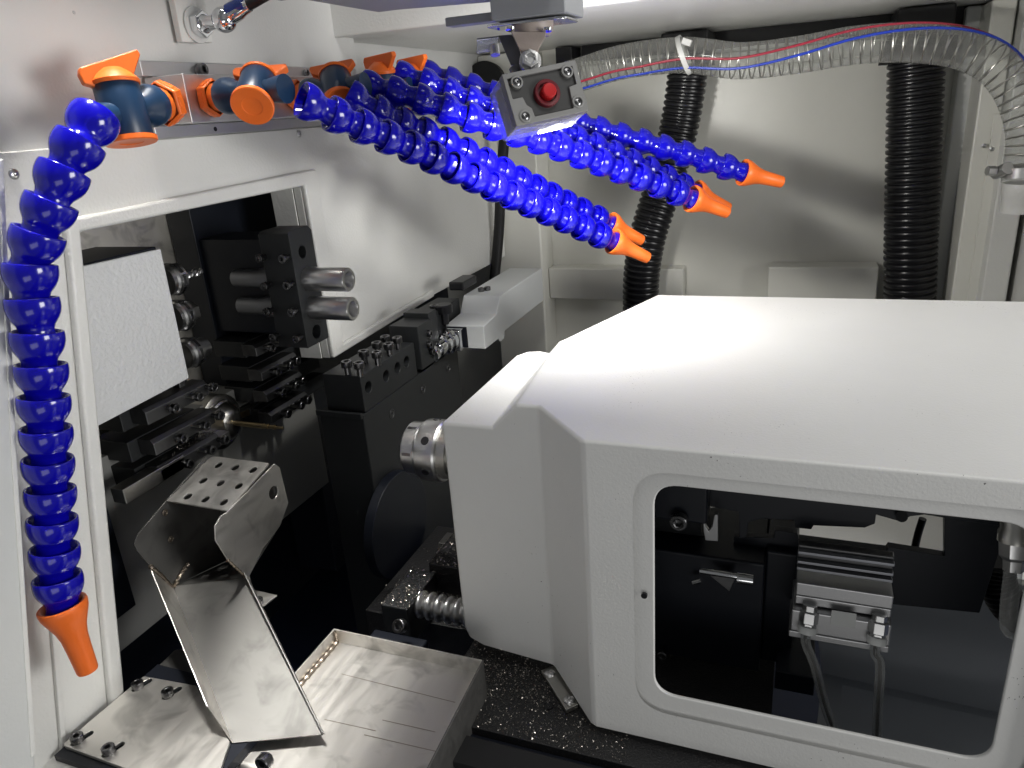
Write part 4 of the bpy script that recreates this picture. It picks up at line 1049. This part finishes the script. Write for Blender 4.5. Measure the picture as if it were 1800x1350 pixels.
# grey box above the hinge
gb_ = thing('arm_end_box', 'grey painted box end of the door arm above the hinge', 'box', (hc.x, hc.y, .07))
a, b = onZ(858, 36, z44+.0035), onZ(996, 32, z44+.0035)
MB().box((hc.x-.026, hc.y-.024, z44+.0035), (hc.x+.036, hc.y+.028, z44+.075)).build('box', 'grey_paint', gb_, .0015)
m = MB(); p0, p1 = at(775, 43, .64), at(865, 30, .64)
MB().box((hc.x-.080, hc.y+.006, z44+.007), (hc.x-.028, hc.y+.022, z44+.014)).build('side_bar', 'grey_paint', gb_, .001)
rl = thing('cable_clip', 'clear plastic clip with metal pin hanging left of the hinge', 'clip', at(860, 80, .66))
m = MB(); m.prism([at(*q, .66) for q in ((838, 68), (876, 66), (874, 84), (838, 90))], _f*.006); m.build('clip', 'clear_plastic', rl, .0006)
MB().cyl(at(869, 80, .66), at(871, 97, .66), .0042, 14).build('pin', 'steel', rl)
m = MB(); m.prism([at(*q, .655) for q in ((838, 67), (880, 62), (880, 66), (838, 71))], _f*.01); m.build('blade', 'chrome', rl, .0004)

# black corrugated pipes behind
def corrugated(name, pts, r, label, pitch=.0095, grp='corrugated pipes'):
    path = spline(pts, 400); L = sum((b-a).length for a, b in zip(path, path[1:]))
    n = int(L/pitch)*6; pp, _ = by_length(path, L/n*.9999)
    cyc = [1.0, 1.0, .985, .90, .90, .985]
    rad = [r*cyc[i % 6] for i in range(len(pp))]
    o = thing(name, label, 'pipe', path[-1], grp)
    MB().tube([p for p, _ in pp], rad, 36).build('hose', 'black_plastic', o, 0, 2, 30)
    return o, path
YP = 1.235
o1, _p = corrugated('corrugated_pipe', [onY(1612, 30, YP), onY(1609, 150, YP), onY(1604, 320, YP), onY(1600, 460, YP), onY(1598, 600, YP)], .0365, 'straight black corrugated pipe in front of the back wall, right')
MB().lathe([(0, .040), (0, .047), (.030, .047), (.030, .040)], onY(1610, 110, YP), (0, 0, 1), 36).build('collar', 'black_rubber', o1)
MB().box((onY(1570, 45, YP).x, YP-.05, .060), (onY(1668, 45, YP).x, YP+.05, .088)).build('socket', 'black_rubber', o1, .003)
o2, _p = corrugated('corrugated_pipe', [onY(1212, 60, YP), onY(1206, 150, YP), onY(1190, 240, YP), onY(1165, 330, YP-.01), onY(1140, 410, YP-.02), onY(1128, 480, YP-.02), onY(1126, 560, YP-.02)], .0305, 'curved black corrugated pipe behind the hose nozzles')
MB().lathe([(0, .034), (0, .0385), (.028, .0385), (.028, .034)], onY(1210, 118, YP), (0, 0, 1), 36).build('collar', 'black_rubber', o2)
MB().box((onY(1172, 75, YP).x, YP-.05, .060), (onY(1252, 75, YP).x, YP+.05, .088)).build('socket', 'black_rubber', o2, .003)
# clear reinforced hose
YC = 1.10
hp_ = [onY(960, 150, YC), onY(1030, 128, YC), onY(1100, 108, YC), onY(1200, 97, YC), onY(1300, 107, YC), onY(1400, 97, YC), onY(1500, 80, YC), onY(1600, 75, YC), onY(1690, 86, YC), onY(1752, 116, YC), onY(1790, 170, YC), onY(1806, 235, YC), onY(1800, 290, YC), onY(1797, 318, YC)]
path = spline(hp_, 220); rH = .0225
chs = thing('clear_hose', 'clear wire reinforced hose with red and blue stripes along the back', 'hose', path[0])
MB().tube(path, rH, 28, False).build('tube', 'clear_hose', chs)
tg = [(path[min(i+1, 219)]-path[max(i-1, 0)]).normalized() for i in range(220)]
hel = []; Lc = 0; 
fr_ = []
u = V(0, 0, 1); u = (u-tg[0]*u.dot(tg[0])).normalized()
for i in range(220):
    if i: u = tg[i-1].rotation_difference(tg[i]) @ u; u = (u-tg[i]*u.dot(tg[i])).normalized()
    fr_.append((u.copy(), tg[i].cross(u)))
acc = [0]
for a, b in zip(path, path[1:]): acc.append(acc[-1]+(b-a).length)
turns = acc[-1]/.0118; K = 2600; j = 0
for k in range(K):
    s_ = acc[-1]*k/(K-1)
    while j < 218 and acc[j+1] < s_: j += 1
    f_ = (s_-acc[j])/max(1e-9, acc[j+1]-acc[j]); an = 2*math.pi*turns*k/(K-1)
    c = path[j].lerp(path[j+1], f_); hel.append(c+fr_[j][0]*(rH*.96*math.cos(an))+fr_[j][1]*(rH*.96*math.sin(an)))
MB().tube(hel, .0011, 5).build('wire_spiral', 'ground_steel', chs)
for off, matn, wd in ((R(95), 'red_stripe', .0016), (R(95), 'blue_stripe', .0017)):
    pts = []
    for i in range(220):
        sft = i/219
        # stripes drift round the hose toward its top
        a = (R(118)-R(122)*max(0, min(1, (sft-.18)/.45))) if matn == 'red_stripe' else (R(150)-R(138)*max(0, min(1, (sft-.18)/.5)))
        pts.append(path[i]+fr_[i][0]*(rH*1.005*math.cos(a))+fr_[i][1]*(rH*1.005*math.sin(a)))
    MB().tube(pts, wd, 6).build('stripe', matn, chs)
e = path[-1]; ed = tg[-1]
cl = thing('hose_clamp', 'worm drive hose clamp on the end of the clear hose', 'hose clamp', e)
MB().lathe([(-.006, rH+.0005), (-.006, rH+.0025), (.006, rH+.0025), (.006, rH+.0005)], e-ed*.012, ed, 36).build('band', 'steel', cl)
lft = -RT
MB().cyl(e-ed*.012+lft*(rH+.004)-_f*.012, e-ed*.012+lft*(rH+.004)+_f*.012, .0075, 12).build('worm_housing', 'steel', cl, .0005)
MB().cyl(e-ed*.012+lft*(rH+.012), e-ed*.012+lft*(rH+.022), .006, 6).build('screw_head', 'steel', cl, .0005)
sg = thing('pipe_spigot', 'white painted pipe spigot under the clear hose', 'pipe', e)
MB().lathe([(-.004, .0), (-.004, .0205), (.012, .0205), (.014, .0190), (.032, .0190), (.032, 0)], e+ed*.006, V(0, .02, -1), 32).build('pipe', 'wall_paint', sg)
ti = thing('cable_tie', 'white cable tie round the clear hose at the curved pipe', 'cable tie', onY(1195, 95, YC))
i0 = min(range(220), key=lambda i: (path[i]-onY(1200, 97, YC)).length)
ax_ = (tg[i0]+V(0, 0, .45)).normalized()
MB().lathe([(-.0032, rH+.002), (-.0032, rH+.0035), (.0032, rH+.0035), (.0032, rH+.002)], path[i0], ax_, 32).build('band', 'white_tie', ti)
hp2 = onY(1207, 74, YC-.024)
MB().box((-.006, -.005, -.004), (.006, .005, .004), frame(hp2, V(.4, 0, 1), (1, 0, 0))).build('head', 'white_tie', ti, .001)
# cable and dark knob at the far left corner
MB_c = MB().tube(spline([onY(893, 190, 1.17), onY(885, 260, 1.17), onY(880, 340, 1.17), onY(876, 420, 1.17), onY(868, 500, 1.16), onY(862, 560, 1.15)], 40), .0088, 16).build('black_cable', 'black_rubber', None)
tag(MB_c, 'thick black cable running down the far corner behind the hoses', 'cable')
kd = thing('round_grommet', 'dark oval grommet on the wall left of the switch box', 'grommet', onY(855, 145, 1.2))
MB().lathe([(0, 0), (0, .034), (.006, .036), (.02, .036), (.02, 0)], onY(858, 150, 1.24), (0, -1, .1), 32).build('grommet', 'black_rubber', kd, .002)
bk = thing('black_clip', 'small black clip under the ceiling edge above the switch box', 'clip', onY(990, 95, 1.25))
MB().box((onY(978, 95, 1.25).x, 1.245, .03), (onY(1006, 95, 1.25).x, 1.30, .088)).build('clip', 'black_plastic', bk, .001)
